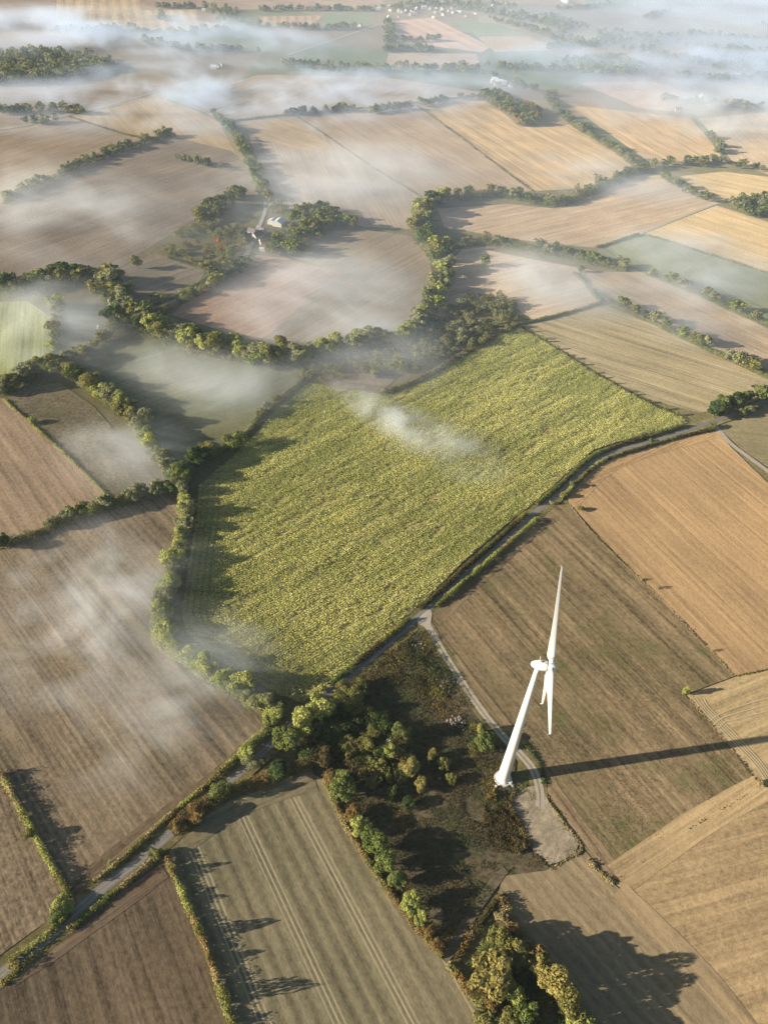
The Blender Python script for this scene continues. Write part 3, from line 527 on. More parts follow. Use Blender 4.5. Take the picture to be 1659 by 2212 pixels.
# the road through the middle
hedge([(716, 1480), (775, 1432), (828, 1388), (884, 1340)], 3.6, 3.5, ('olive', 'green', 'scrub'), 'trimmed hedge between crop and road below the junction')
hedge([(905, 1316), (935, 1294), (996, 1236), (1062, 1178), (1136, 1112)], 3.6, 3.5, ('olive', 'green', 'scrub'), 'long trimmed hedge between crop and straight road')
hedge([(1158, 1092), (1200, 1057), (1240, 1020), (1276, 988), (1330, 965), (1400, 946), (1480, 921)], 3.6, 3.5, ('green', 'olive', 'scrub'), 'trimmed hedge between crop and curving road')
hedge([(943, 1312), (1000, 1262), (1064, 1207), (1112, 1166), (1160, 1124)], 3.2, 4.0, ('straw', 'olive', 'bright'), 'low hedge between road and turbine field')
hedge([(1212, 1080), (1250, 1040), (1285, 1005), (1330, 986), (1400, 966), (1460, 947), (1545, 928)], 2.8, 3.0, ('olive', 'scrub', 'bright'), 'low hedge between road and orange field')
for (px, py, h_, p_, l_) in ((1233, 1052, 5.5, 'green', 'green roadside tree at the top of the turbine field'), (1216, 1076, 5, 'olive', 'olive roadside tree below the green one by the bend'), (1252, 1103, 4, 'olive', 'small tree on the straw strip below the road'), (1537, 925, 5.5, 'green', 'green tree at the fork of road and lane'), (1406, 955, 3.5, 'green', 'small green tree in the roadside hedge above the orange field')):
    tree(*G(px, py)[:2], h_, h_*1.05, p_, l_, g1)
bush(*G(1190, 1090)[:2], 3, 3.4, 'bright', 'bright bush beside the road above the turbine field')
hedge([(20, 2082), (60, 2056), (120, 2010), (150, 1975)], 3.2, 2.4, ('olive', 'bright', 'green'), 'hedge beside the road at the bottom left corner')
hedge([(205, 1908), (250, 1872), (310, 1818), (350, 1780), (420, 1720), (470, 1680)], 3.0, 2.5, ('olive', 'straw', 'bright'), 'low hedge between the big stubble field and the road')
hedge([(470, 1678), (500, 1652), (540, 1612), (590, 1570), (608, 1548)], 5, 4, ('olive', 'bright', 'green'), 'tall hedge beside the road below the crop corner')
hedge([(150, 2012), (200, 1968), (250, 1930), (310, 1880), (350, 1842)], 3.2, 2.6, ('olive', 'green', 'straw'), 'hedge between the road and the dark brown field')
hedge([(5, 2128), (40, 2098), (75, 2066)], 2.6, 2.2, ('gold', 'olive'), 'short olive hedge below the road at bottom left')
belt([(125, 1985), (140, 1966)], 2, 2, (3.5, 4.5), (1, 1.3), ('green', 'bright'), 'roadside hedge at bottom left', 'the bottom', g1)
bush(*G(33, 2090)[:2], 4, 4.6, 'gold', 'golden bush beside the road in the bottom left corner')
bush(*G(240, 1868)[:2], 3, 3.4, 'pale', 'pale bush beside the road above the gravelly junction')
tree(*G(335, 1852)[:2], 4.5, 6.5, 'olive', 'olive spreading tree where the drilled field meets the road', g1, 1)
hedge([(0, 1672), (20, 1705), (50, 1760), (80, 1815), (115, 1880), (155, 1944)], 2.8, 4.2, ('straw', 'bright', 'olive'), 'thin yellow hedge crossing the stubble at bottom left')
for (px, py) in ((18, 1688), (82, 1812)): bush(*G(px, py)[:2], 2.8, 2.8, 'bright', ('upper' if py < 1700 else 'lower')+' bright bush in the thin yellow hedge')
hedge([(362, 1860), (385, 1910), (405, 1955), (432, 2020), (452, 2065), (480, 2150), (510, 2240)], 3.0, 4.0, ('bright', 'olive', 'straw', 'rust'), 'tall thin hedge between dark field and drilled field')
hedge([(370, 1800), (400, 1772), (440, 1742), (490, 1712), (560, 1695), (620, 1672), (690, 1645)], 7, 5, ('rust', 'olive', 'rust', 'scrub'), 'rusty brown hedge bank above the drilled field')
for (px, py, h_, w_, p_, l_) in ((426, 1768, 6, 8, 'rust', 'rusty round tree beside the road above the drilled field'), (392, 1795, 5, 7, 'rust', 'lower rusty tree by the road'), (482, 1722, 7.5, 7, 'green', 'green tree among rusty hedge above the drilled field'),
    (543, 1660, 6, 6.5, 'pale', 'pale green tree beside the shaded road'), (600, 1675, 7.5, 8, 'dark', 'dark tree at the top of the drilled field'), (690, 1648, 7, 10, 'scrub', 'brown bushy tree at the corner of the drilled field'),
    (690, 1545, 10, 12, 'bright', 'bright round tree beside the road below the crop tip'), (655, 1580, 9, 11, 'bright', 'middle round tree of three beside the shaded road'), (622, 1618, 10, 12, 'green', 'lowest round tree of three beside the shaded road'),
    (592, 1558, 6.5, 8, 'bright', 'pale yellow tree at the tip of the stubble field'), (552, 1525, 6, 7, 'pale', 'pale misty tree near the tip of the crop'), (534, 1640, 7, 8, 'bright', 'bright tree on the stubble side of the shaded road'),
    (765, 1508, 5, 9, 'olive', 'olive tree beside the road at the tip of the crop'), (740, 1492, 4, 6, 'olive', 'low olive tree next to the road below the crop'), (696, 1495, 3.5, 4, 'bright', 'tiny bright tree at the bottom tip of the crop'),
    (790, 1620, 6, 7, 'olive', 'olive round tree in the middle of the scrubland'), (750, 1622, 5, 9, 'olive', 'brownish tree between scrubland and drilled field'), (865, 1595, 7.5, 8, 'green', 'bright-topped green tree in the scrubland'),
    (840, 1635, 6, 6.5, 'bright', 'yellow-green tree below the bare white trunk'), (880, 1672, 7, 8, 'gold', 'golden round tree low in the scrubland'), (905, 1705, 5.5, 6.5, 'gold', 'golden tree at the lower edge of the thicket'), (820, 1665, 5, 6, 'gold', 'golden bushy tree left of the round golden one'),
    (800, 1700, 4, 5, 'olive', 'small olive tree above the mown shade'), (960, 1660, 5, 5.5, 'olive', 'olive round tree left of the turbine'), (975, 1690, 4, 4.5, 'olive', 'small olive tree left of the turbine base'), (932, 1640, 4.5, 4.5, 'olive', 'leafy stump of a tree in the scrubland'),
    (1050, 1615, 6, 9, 'green', 'green leafy tree beside the track near the turbine'), (1035, 1585, 5, 4, 'bright', 'slim yellow tree beside the track near the turbine'), (1477, 1502, 4.6, 4.2, 'bright', 'lone bright tree at the corner of the turbine field'),
    (880, 1740, 4, 7, 'dark', 'dark bush-like tree in the shaded clearing'), (1640, 1697, 2.6, 3.6, 'straw', 'straw-coloured bush at the right corner of the turbine field')):
    tree(*G(px, py)[:2], h_*1.3, w_*1.15, p_, l_, g1)
belt([(640, 1640), (680, 1600), (720, 1570), (755, 1555)], 12, 14, (5, 8), (.9, 1.2), ('dark', 'dark', 'green'), 'low-tree thicket behind three round trees', 'the road', 'low trees in deep shade', bush)  # low trees of the thicket, built and labelled as bushes
belt([(730, 1610), (770, 1640), (800, 1660), (850, 1690), (870, 1705)], 10, 12, (4, 6.5), (.9, 1.2), ('dark', 'dark', 'olive', 'green'), 'shaded low-tree thicket of the scrubland', 'the drilled field', 'low trees in deep shade', bush)  # these too are low trees, set out with the bush shapes
# row between the drilled field and the scrubland
for (px, py, h_, w_, p_, l_) in ((735, 1725, 10, 11, 'green', 'tall green tree at the top of the row beside the drilled field'), (712, 1683, 4.5, 6, 'rust', 'rusty shrub at the top corner of the drilled field'), (738, 1700, 8, 8, 'green', 'green tree behind the tall one in that row'), (762, 1768, 5, 6, 'rust', 'rusty tree below the tall green tree'), (780, 1795, 6.5, 8, 'bright', 'bright yellow-green tree in the row by the drilled field'),
    (810, 1838, 9, 10, 'green', 'upper of the paired tall trees in the row'), (832, 1872, 8.5, 9.5, 'green', 'lower of the paired tall trees in the row'), (858, 1910, 7, 7, 'green', 'ragged green tree with bare limbs in the row'), (885, 1960, 7, 7.5, 'bright', 'bright tree near the lower end of the row'), (905, 1990, 6, 6.5, 'bright', 'last bright tree of the row by the drilled field'), (925, 2020, 4.5, 6, 'rust', 'rusty shrub at the lower end of the row'), (942, 2048, 4, 5, 'rust', 'last rusty shrub of the row')):
    tree(*G(px, py)[:2], h_*1.3, w_*1.15, p_, l_, g1)
hedge([(700, 1672), (722, 1735), (750, 1790), (800, 1872), (860, 1955), (915, 2025), (955, 2068)], 3, 2.2, ('straw', 'rust', 'olive'), 'rusty strip of undergrowth along the drilled field')
tree(*G(70, 1808)[:2], 6, 5, 'olive', 'slim tree in the thin yellow hedge', g1)
for px, py, h_, l_ in ((372, 1888, 6, 'topmost tall shrub in the hedge left of the drilled field'), (400, 1950, 4.5, 'second tall shrub in the hedge left of the drilled field'), (430, 2020, 8, 'tallest shrub in the hedge left of the drilled field'), (452, 2078, 5.5, 'fourth tall shrub in the hedge left of the drilled field'), (482, 2160, 9, 'lowest tall shrub in the hedge left of the drilled field')):
    bush(*G(px, py)[:2], h_, h_*.62, 'olive', l_)
# copse at the bottom
for (px, py, h_, w_, p_, l_) in ((1050, 2130, 12, 13, 'gold', 'big golden tree at the left of the bottom copse'), (1080, 2045, 8, 9, 'olive', 'olive round tree at the top of the bottom copse'), (1118, 2072, 10, 9, 'olive', 'tall olive tree inside the bottom copse'), (1152, 2078, 10, 8, 'rust', 'orange-brown tree on the right of the bottom copse'), (1165, 2110, 11, 10, 'gold', 'tall golden tree on the right of the bottom copse'),
    (1200, 2150, 12, 11, 'gold', 'bright golden tree overhanging the ploughed field'), (1222, 2190, 11, 11, 'olive', 'olive tree overhanging the ploughed field'), (1255, 2235, 10, 11, 'bright', 'bright tree in the lowest corner of the copse'), (1110, 2165, 8, 7, 'bright', 'bright small tree in the shade of the copse'), (1130, 2210, 9, 9, 'green', 'green tree in the shade of the copse'), (1090, 2215, 9, 10, 'olive', 'olive tree at the lower edge of the copse'), (1065, 2185, 6, 7, 'rust', 'brown shrub-like tree below the big golden tree'), (1050, 2215, 8, 9, 'olive', 'dull olive tree at the bottom of the copse'), (1100, 2020, 5, 6, 'rust', 'small orange tree at the head of the copse'), (1082, 1985, 3.5, 5, 'straw', 'pale seeded shrub at the tip of the copse')):
    tree(*G(px, py)[:2], h_*1.3, w_*1.15, p_, l_, g1)
belt([(1085, 2150), (1130, 2150), (1150, 2190), (1190, 2230), (1180, 2290), (1240, 2330)], 9, 14, (5, 8), (.9, 1.2), ('dark', 'dark', 'green'), 'low-tree heart of the bottom copse', 'the big golden tree', 'low trees in deep shade', bush)  # low trees inside the copse, tagged as bushes
hedge([(968, 2085), (1000, 2125), (1040, 2180), (1080, 2240)], 4, 2.8, ('rust', 'olive', 'straw'), 'brown bramble hedge between drilled field and copse')
hedge([(1080, 1935), (1105, 1990), (1125, 2030)], 5, 2.4, ('scrub', 'straw', 'rust'), 'brown scrub bank above the bottom copse')
hedge([(985, 2075), (1010, 2030), (1040, 1990), (1070, 1950)], 4, 2.0, ('scrub', 'rust'), 'dark bramble bank beside the dirt path')
# farther trees: one wood for each mass, and the distant hedgerow trees together
FARLINES += [
 ([(10, 440), (60, 412), (120, 385), (200, 345), (260, 325), (320, 302), (378, 290)], 5),
 ([(342, 338), (380, 345), (420, 352), (475, 366)], 5),
 ([(1370, 355), (1330, 325), (1290, 300), (1240, 272), (1205, 240), (1180, 208)], 12),
 ([(460, 248), (490, 275), (515, 310), (530, 345), (555, 395), (568, 430)], 4), ([(492, 272), (522, 310), (542, 345), (570, 395), (582, 435)], 4),
 ([(1530, 295), (1560, 330), (1540, 350)], 8), ([(1400, 362), (1460, 358), (1540, 350), (1620, 362), (1720, 385)], 22),
 ([(1420, 378), (1460, 405), (1500, 425), (1540, 440)], 4), ([(1040, 212), (1000, 215), (985, 212)], 8),
 ([(540, 560), (500, 588), (450, 615), (400, 645), (330, 672), (300, 690)], 9), ([(545, 565), (505, 600), (455, 625)], 4),
 ([(1050, 160), (1150, 195), (1200, 208)], 20)]
mass('distant_trees', None, 430, (7, 13), (.75, 1.05), ('green', 'dark', 'olive', 'pale'), line=FARLINES, seed=2, nq=260, q=.85)
mass('wood', [(800, 822), (785, 800), (850, 755), (900, 722), (960, 685), (1000, 645), (1060, 640), (1110, 660), (1125, 700), (1070, 735), (1010, 760), (950, 780), (880, 808)], 260, (4, 9), (.8, 1.15), ('pale', 'olive', 'scrub', 'olive', 'pale'), seed=3, nq=330, q=.6, label='scrubby autumn wood on the upper edge of the crop', cat='wood', kind='stuff')
mass('wood', [(660, 790), (720, 775), (800, 765), (830, 770), (790, 800), (760, 815), (690, 830), (660, 820)], 70, (3, 6), (.9, 1.2), ('pale', 'olive', 'scrub'), seed=4, nq=220, q=.6, kind='stuff')
for pts, w_, h_, pal_, l_ in (([(10, 442), (60, 414), (120, 388), (200, 348), (260, 328), (320, 305), (378, 293)], 7, 6, ('green', 'olive', 'dark'), 'long hedge between the two far brown fields at left'), ([(380, 294), (300, 300), (210, 272), (150, 252)], 3, 2.5, ('olive', 'scrub'), 'thin hedge below the far orange field at left'),
    ([(1370, 357), (1330, 327), (1290, 302), (1240, 274), (1205, 242), (1180, 210)], 10, 6, ('green', 'olive', 'dark'), 'hedge between the two far golden stubble fields'), ([(640, 250), (720, 302), (800, 358), (910, 425)], 1.6, 1.1, ('scrub', 'olive', 'straw'), 'thin line between the two far brown fields at centre'), ([(900, 227), (1000, 300), (1080, 362), (1150, 412)], 2.4, 1.7, ('scrub', 'olive', 'straw'), 'thin hedge left of the far golden stubble'),
    ([(502, 262), (600, 250), (760, 236), (900, 222), (1040, 206)], 4, 3, ('green', 'olive'), 'roadside hedge across the far fields'), ([(462, 250), (490, 277), (515, 312), (530, 347), (555, 397), (568, 432)], 5, 4.5, ('green', 'olive'), 'left hedge of the farm road'), ([(494, 274), (522, 312), (542, 347), (570, 397), (582, 437)], 5, 4.5, ('green', 'olive'), 'right hedge of the farm road'),
    ([(542, 566), (495, 596), (440, 626), (385, 660), (320, 692)], 8, 6.5, ('green', 'olive', 'dark'), 'tall hedge below the lane from the farm'), ([(520, 552), (470, 588), (420, 618), (370, 648), (300, 672)], 4, 3, ('olive', 'green'), 'low hedge above the lane from the farm'),
    ([(1380, 507), (1290, 535)], 4, 3, ('green', 'olive'), 'hedge at the top of the dark green misty field'), ([(1390, 506), (1500, 540), (1600, 572), (1680, 600)], 3, 2.5, ('scrub', 'olive', 'straw'), 'hedge between golden stubble and green misty field'), ([(1240, 590), (1262, 612), (1298, 655)], 4, 3, ('pale', 'olive'), 'short hedge at the end of the pale misty field'),
    ([(822, 853), (860, 842), (900, 827), (960, 791), (1030, 750), (1095, 713), (1122, 706)], 6, 4, ('olive', 'scrub', 'rust', 'pale'), 'brownish hedge along the upper edge of the crop')):
    hedge(pts, w_, h_, pal_, l_, dens=9, q=.55)
# farm copse, garden and orchard
mass('wood', [(640, 462), (700, 455), (745, 478), (800, 492), (790, 505), (735, 500), (700, 508), (690, 525), (660, 555), (625, 560), (580, 552), (590, 540), (618, 525), (630, 500), (625, 475)], 75, (9, 16), (.75, 1.0), ('green', 'dark', 'green', 'olive'), seed=5, nq=420, q=.75, kind='stuff')
mass('wood', [(575, 455), (600, 440), (640, 458), (625, 475), (600, 470)], 14, (5, 9), (.8, 1.1), ('olive', 'pale', 'green'), seed=17, nq=300, q=.7)
mass('wood', [(575, 545), (590, 500), (625, 500), (640, 540), (600, 560)], 22, (4, 9), (.8, 1.1), ('green', 'dark', 'olive'), seed=18, nq=300, q=.7)
mass('wood', [(425, 465), (470, 440), (500, 425), (530, 418), (528, 430), (500, 448), (480, 468), (445, 485), (425, 485)], 40, (9, 14), (.8, 1.0), ('green', 'dark', 'olive'), seed=6, nq=420, q=.75, kind='stuff')
mass('wood', [(335, 540), (400, 490), (450, 480), (540, 495), (545, 520), (520, 545), (450, 590), (420, 580), (380, 565)], 240, (3, 8), (.9, 1.2), ('scrub', 'olive', 'green', 'pale', 'olive'), seed=7, nq=240, q=.6, kind='stuff', gapn=16)
mass('wood', [(430, 575), (470, 545), (540, 520), (545, 535), (500, 575), (455, 600)], 36, (5, 9), (.8, 1.1), ('green', 'olive', 'gold', 'dark'), seed=8, nq=330, q=.7, kind='stuff')
for px, py, h_, l_ in ((473, 517, 6, 'small red-leaved tree among the orchard bushes'), (477, 537, 7, 'bright red autumn tree below the farm lane')): tree(*G(px, py+8)[:2], h_, h_*.7, 'red', l_, g1, 3)
hedge([(322, 548), (380, 560), (420, 572), (445, 585)], 2.5, 1.6, ('straw', 'scrub'), 'pale bank along the foot of the farm orchard', q=.5)
# woods and tree lines far off in the haze
mass('forest', [(-60, 135), (20, 118), (150, 120), (235, 135), (250, 150), (190, 165), (120, 182), (-60, 185)], 620, (11, 17), (.75, 1.0), ('green', 'dark', 'olive', 'pale'), seed=9, nq=130, q=1.15)
mass('forest', [(1035, 208), (1080, 204), (1110, 222), (1160, 245), (1168, 270), (1120, 272), (1085, 242)], 150, (10, 15), (.75, 1.0), ('green', 'dark', 'rust', 'olive'), seed=10, nq=150, q=1.1)
mass('forest', [(1575, 440), (1620, 428), (1720, 425), (1720, 500), (1660, 480), (1600, 462)], 90, (9, 13), (.75, 1.0), ('green', 'dark', 'pale'), seed=11, nq=220, q=.9)
HZ = [([(110, 65), (200, 70), (260, 62), (330, 75), (410, 75), (490, 62)], 40), ([(330, 15), (420, 16)], 22), ([(345, 30), (350, 45)], 8), ([(430, 15), (490, 20), (500, 50)], 40),
 ([(320, 92), (400, 110), (480, 108), (560, 115)], 30), ([(560, 22), (680, 20), (800, 22)], 18), ([(550, 52), (600, 58), (700, 65), (760, 58)], 22), ([(600, 138), (700, 150), (800, 150), (950, 150), (1100, 148), (1240, 150)], 45),
 ([(835, 45), (842, 80), (838, 115)], 14), ([(850, 88), (930, 90), (940, 85)], 16), ([(840, 108), (940, 108)], 25), ([(1220, 138), (1290, 132), (1370, 150), (1240, 155)], 60), ([(1000, 18), (1100, 35), (1180, 50), (1250, 55)], 45), ([(1070, 48), (1140, 62), (1210, 90)], 20), ([(1190, 105), (1280, 95), (1380, 90), (1460, 80)], 50),
 ([(1200, 20), (1290, 18), (1320, 10)], 18), ([(1390, 40), (1440, 25)], 20), ([(1340, 72), (1420, 85), (1520, 75), (1659, 90)], 55), ([(1520, 105), (1600, 115), (1700, 110)], 60), ([(1430, 120), (1540, 140), (1659, 150)], 50), ([(1440, 215), (1500, 225), (1600, 232), (1650, 240)], 30), ([(900, 110), (905, 100)], 10), ([(1460, 165), (1560, 175), (1720, 160)], 40), ([(850, 20), (930, 5), (1010, 10), (1100, 15)], 70), ([(0, 245), (100, 238), (180, 245)], 12), ([(1640, 55), (1720, 60)], 30), ([(60, 270), (100, 262)], 20), ([(800, 245), (870, 236), (960, 220)], 5), ([(600, 250), (700, 242), (760, 238)], 4)]
mass('forest', None, 1500, (8, 14), (.8, 1.1), ('green', 'dark', 'olive', 'pale'), line=HZ, seed=12, nq=80, q=1.5)
mass('forest', [(1010, 10), (1180, 25), (1280, 62), (1330, 100), (1240, 105), (1140, 62), (1060, 42)], 260, (8, 13), (.8, 1.1), ('green', 'dark', 'olive', 'pale'), seed=13, nq=80, q=1.5, gapn=70)
mass('forest', [(1180, 95), (1330, 70), (1450, 92), (1560, 100), (1720, 85), (1720, 165), (1560, 155), (1450, 130), (1300, 112)], 420, (8, 13), (.8, 1.1), ('green', 'dark', 'olive', 'pale'), seed=14, nq=80, q=1.5, gapn=110)
mass('forest', [(1240, 128), (1330, 122), (1400, 148), (1350, 162), (1250, 158)], 220, (9, 14), (.8, 1.1), ('green', 'bright', 'olive'), seed=15, nq=90, q=1.4)
# scrubland left of the turbine
def undergrowth(name, poly, n, q, hh, pal, seed, patch):
    g = np.random.default_rng(seed); pg = GP(poly); lo, hi = pg.min(0), pg.max(0); q_ = g.uniform(lo, hi, (n*3, 2)); q_ = q_[inside(q_, pg)]
    f = fbm(q_[:, 0]/patch, q_[:, 1]/patch, 4); q_ = q_[f > .35]; f = f[f > .35]; q_, f = q_[:n], f[:n]; m = len(q_)
    c = np.stack([q_[:, 0], q_[:, 1], .35+g.uniform(.1, 1, m)*hh*np.clip((f-.38)*5, .15, 1.3)], 1); nn = g.normal(size=(m, 3))*.8; nn[:, 2] += .7
    sel = (fbm(q_[:, 0]/22+7, q_[:, 1]/22, 3)*1.5*len(pal)-.25*len(pal)+g.normal(0, .35, m)).clip(0, len(pal)-1).astype(int)
    return tag(link(name, quads_mesh(name, leafV(c, nn, g.uniform(.5, 1.2, m)*q, g), g.uniform(0, 1, m), sel, [LM[p] for p in pal])), kind='stuff')
WASTE = [(725, 1497), (800, 1436), (890, 1366), (925, 1362), (978, 1455), (1050, 1565), (1085, 1612), (1060, 1650), (1075, 1720), (1120, 1760), (1135, 1830), (1170, 1868), (1085, 1888), (1000, 2005), (960, 2060), (880, 1960), (800, 1850), (730, 1720), (720, 1640), (700, 1590)]
undergrowth('undergrowth', WASTE, 60000, .26, 1.0, ('scrub', 'scrub', 'dark', 'scrub', 'rust'), 21, 9)
undergrowth('undergrowth', [(1080, 1700), (1110, 1760), (1145, 1830), (1120, 1850), (1060, 1830), (1040, 1770), (1050, 1720)], 9000, .3, 1.9, ('scrub', 'scrub', 'rust', 'olive'), 22, 6)
undergrowth('undergrowth', [(800, 1440), (900, 1368), (930, 1380), (985, 1470), (960, 1520), (880, 1500), (820, 1480)], 8000, .3, 1.8, ('scrub', 'dark', 'scrub', 'olive'), 23, 6)
undergrowth('undergrowth', [(12, 857), (130, 830), (200, 877), (270, 957), (340, 1045), (236, 1075), (135, 976)], 11000, .22, .4, ('scrub', 'scrub', 'olive'), 24, 10)
undergrowth('stubble_regrowth', [(1090, 1400), (1240, 1300), (1560, 1470), (1480, 1500), (1560, 1600), (1640, 1700), (1330, 1900), (1190, 1740), (1130, 1600)], 14000, .22, .12, ('olive', 'scrub', 'olive'), 25, 14)
hedge([(1175, 1695), (1172, 1660), (1150, 1630), (1128, 1606)], 2.5, 1.5, ('dark', 'green'), 'dark green bank between the gravel track and the stubble')
hedge([(1192, 1745), (1226, 1792), (1265, 1837), (1228, 1856), (1190, 1880)], 1.1, .8, 'straw', 'pale straw grass strip round the gravel pad')
hedge([(1178, 1870), (1168, 1858), (1158, 1850)], 1.4, .8, ('scrub', 'dark'), 'dark tuft bank at the left corner of the gravel pad')
hedge([(1270, 1860), (1295, 1888), (1322, 1910)], 2.6, 1.5, ('scrub', 'dark', 'straw'), 'dark bramble bank below the gravel pad corner')
hedge([(1230, 1092), (1290, 1164), (1345, 1215), (1388, 1257), (1440, 1309), (1540, 1411), (1584, 1460)], .9, .6, ('straw', 'scrub'), 'thin straw strip between turbine field and orange field', dens=9, gap=.25)
hedge([(1588, 1462), (1620, 1456), (1690, 1440)], 1.3, .9, ('scrub', 'olive'), 'dark grassy strip below the orange field', dens=10)
hedge([(1490, 1512), (1530, 1560), (1562, 1598), (1605, 1650), (1642, 1698)], 1.0, .7, ('straw', 'scrub'), 'thin grassy strip between stubble and tyre-marked field', dens=8)
hedge([(1330, 1908), (1420, 1838), (1500, 1784), (1640, 1702)], .8, .5, ('straw', 'scrub'), 'pale grassy strip between stubble and lower right field', dens=5, gap=.3)
for px, py, h_, l_ in ((1384, 1254, 2.2, 'dark low bush on the strip between orange and turbine fields'), (1418, 1272, 2.8, 'straw bush on the strip beside the orange field'), (1537, 1408, 2.2, 'pale twiggy bush at the lower end of the strip')): bush(*G(px, py)[:2], h_, h_*.9, 'straw', l_)
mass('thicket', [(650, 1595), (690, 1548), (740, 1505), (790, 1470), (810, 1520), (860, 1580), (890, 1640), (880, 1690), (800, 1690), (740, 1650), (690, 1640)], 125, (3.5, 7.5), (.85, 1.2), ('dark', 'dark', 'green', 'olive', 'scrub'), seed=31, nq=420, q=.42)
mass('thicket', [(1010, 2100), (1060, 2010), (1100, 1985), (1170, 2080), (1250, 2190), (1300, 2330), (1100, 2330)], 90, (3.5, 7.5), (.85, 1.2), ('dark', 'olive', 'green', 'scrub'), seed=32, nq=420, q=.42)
mass('thicket', [(1005, 1570), (1050, 1560), (1090, 1610), (1050, 1660), (1000, 1640)], 22, (2, 4.5), (.9, 1.3), ('scrub', 'dark', 'olive'), seed=33, nq=300, q=.35)
hedge([(1112, 1712), (1102, 1740), (1115, 1768), (1138, 1815), (1155, 1842)], 3.4, 1.3, ('scrub', 'rust', 'olive'), 'ragged bramble edge left of the gravel pad', gap=.25)
undergrowth('grass', [(1098, 1690), (1150, 1690), (1160, 1730), (1118, 1735)], 900, .25, .3, ('olive', 'straw', 'green'), 41, 6)
undergrowth('grass', [(1180, 1712), (1230, 1790), (1262, 1838), (1190, 1880), (1150, 1845), (1190, 1850), (1235, 1830), (1205, 1785)], 2200, .25, .25, ('olive', 'straw', 'scrub'), 42, 5)
undergrowth('grass', [(1040, 1660), (1080, 1640), (1105, 1690), (1085, 1730), (1045, 1720)], 1600, .25, .3, ('straw', 'rust', 'olive'), 43, 6)
# loose stone and bare trees in the scrubland
def rubble(px, py, n, spread, size, label, seed):
    g = random.Random(seed); V, F = [], []
    for k in range(n):
        c = np.array([g.gauss(0, spread), g.gauss(0, spread*.7), 0]); s = size*g.uniform(.4, 1.2); ph = [g.uniform(.6, 1.2) for _ in range(12)]; o = len(V)
        for j, (r_, z_) in enumerate(((1, 0), (.8, .5), (.3, .8))):
            for i in range(6): a_ = i*1.047+j*.4; V.append(c+np.array([math.cos(a_)*s*r_*ph[i], math.sin(a_)*s*r_*ph[i+5], z_*s*ph[(i+j) % 12]]))
        for j in range(2):
            for i in range(6): F.append((o+j*6+i, o+j*6+(i+1) % 6, o+j*6+6+(i+1) % 6, o+j*6+6+i))
        F.append(tuple(o+12+i for i in range(6)))
    o = pyd('rubble_pile', V, F, M_rock); x, y, _ = G(px, py); o.location = (x, y, .3); tag(o, label, 'rubble pile')
rubble(965, 1472, 46, 3.2, 1.0, 'pale tan rubble heap beside the gravel track', 1)
rubble(900, 1400, 26, 3.0, .7, 'brown rubble heap near the road junction', 2)
rubble(985, 1562, 40, 2.8, 1.0, 'grey rubble heap halfway down the gravel track', 3)
def bare(px, py, h, seed, label):
    g = np.random.default_rng(seed); V, F = [], []
    def br(p, d, l, r, lv):
        q = p+d*l; v, f = tube([p, (p+q)/2+g.normal(0, .05, 3)*l, q], [r, r*.75, r*.5], 5); o = len(V); V.extend(v); F.extend([tuple(i+o for i in ff) for ff in f])
        if lv:
            for _ in range(3): e = d+g.normal(0, .55, 3); br(q, e/np.linalg.norm(e), l*.68, r*.5, lv-1)
    br(np.array([0, 0, 0.]), np.array([.05, .05, 1.]), h*.36, .28, 3)
    x, y, _ = G(px, py); o = pyd('bare_tree', V, F, M_dead, None, (x, y, .2)); tag(o, label, 'tree')
bare(838, 1618, 7, 1, 'bare white dead tree standing in the scrubland thicket'); bare(888, 1646, 6, 2, 'bare grey dead tree right of the white one'); bare(1035, 2105, 5, 3, 'bare silvery dead tree at the edge of the bottom copse')
# ---------------------------------------------------------------- wind turbine
def lathe(prof, n=48, axis='z'):
    V, F = [], []
    for r_, z_ in prof:
        for i in range(n):
            a_ = 2*math.pi*i/n; p = (r_*math.cos(a_), r_*math.sin(a_), z_)
            V.append(p if axis == 'z' else (p[2], p[0], p[1]))
    for k in range(len(prof)-1):
        for i in range(n): F.append((k*n+i, k*n+(i+1) % n, (k+1)*n+(i+1) % n, (k+1)*n+i))
    F.append(tuple((len(prof)-1)*n+i for i in range(n))); return V, F
def box(cx, cy, cz, sx, sy, sz):
    v = [(cx+i*sx/2, cy+j*sy/2, cz+k*sz/2) for k in (-1, 1) for j in (-1, 1) for i in (-1, 1)]
    return v, [(0, 2, 3, 1), (4, 5, 7, 6), (0, 1, 5, 4), (2, 6, 7, 3), (0, 4, 6, 2), (1, 3, 7, 5)]
def joined(*parts):
    V, F = [], []
    for v, f in parts: o = len(V); V += [tuple(p) for p in v]; F += [tuple(i+o for i in q) for q in f]
    return V, F
bx_, by_, _ = G(1086, 1684)
T = bpy.data.objects.new('wind_turbine', None); C.objects.link(T); T.location = (bx_, by_, 0); T.empty_display_size = 5
tag(T, 'tall white wind turbine with three blades beside the gravel pad', 'wind turbine')
pyd('foundation', *lathe([(4.3, -.5), (4.3, .75), (4.1, .9), (0.1, .95)], 64), M_conc, T)
TPROF = [(r_*(.94 if z_ > 1.2 else 1.0), z_) for r_, z_ in [(3.35, .9), (3.35, 1.15), (3.05, 1.2), (2.95, 4), (2.72, 12), (2.48, 22), (2.22, 34), (1.95, 48), (1.65, 62), (1.38, 74), (1.16, 83), (1.12, 85.6)]]
pyd('tower', *lathe(TPROF, 64), M_white, T, smooth=True)
PSI, TILT, PH0, RB = R(-8.46), R(5.37), R(44.43), 40.7
NH = bpy.data.objects.new('nacelle_axis', None)
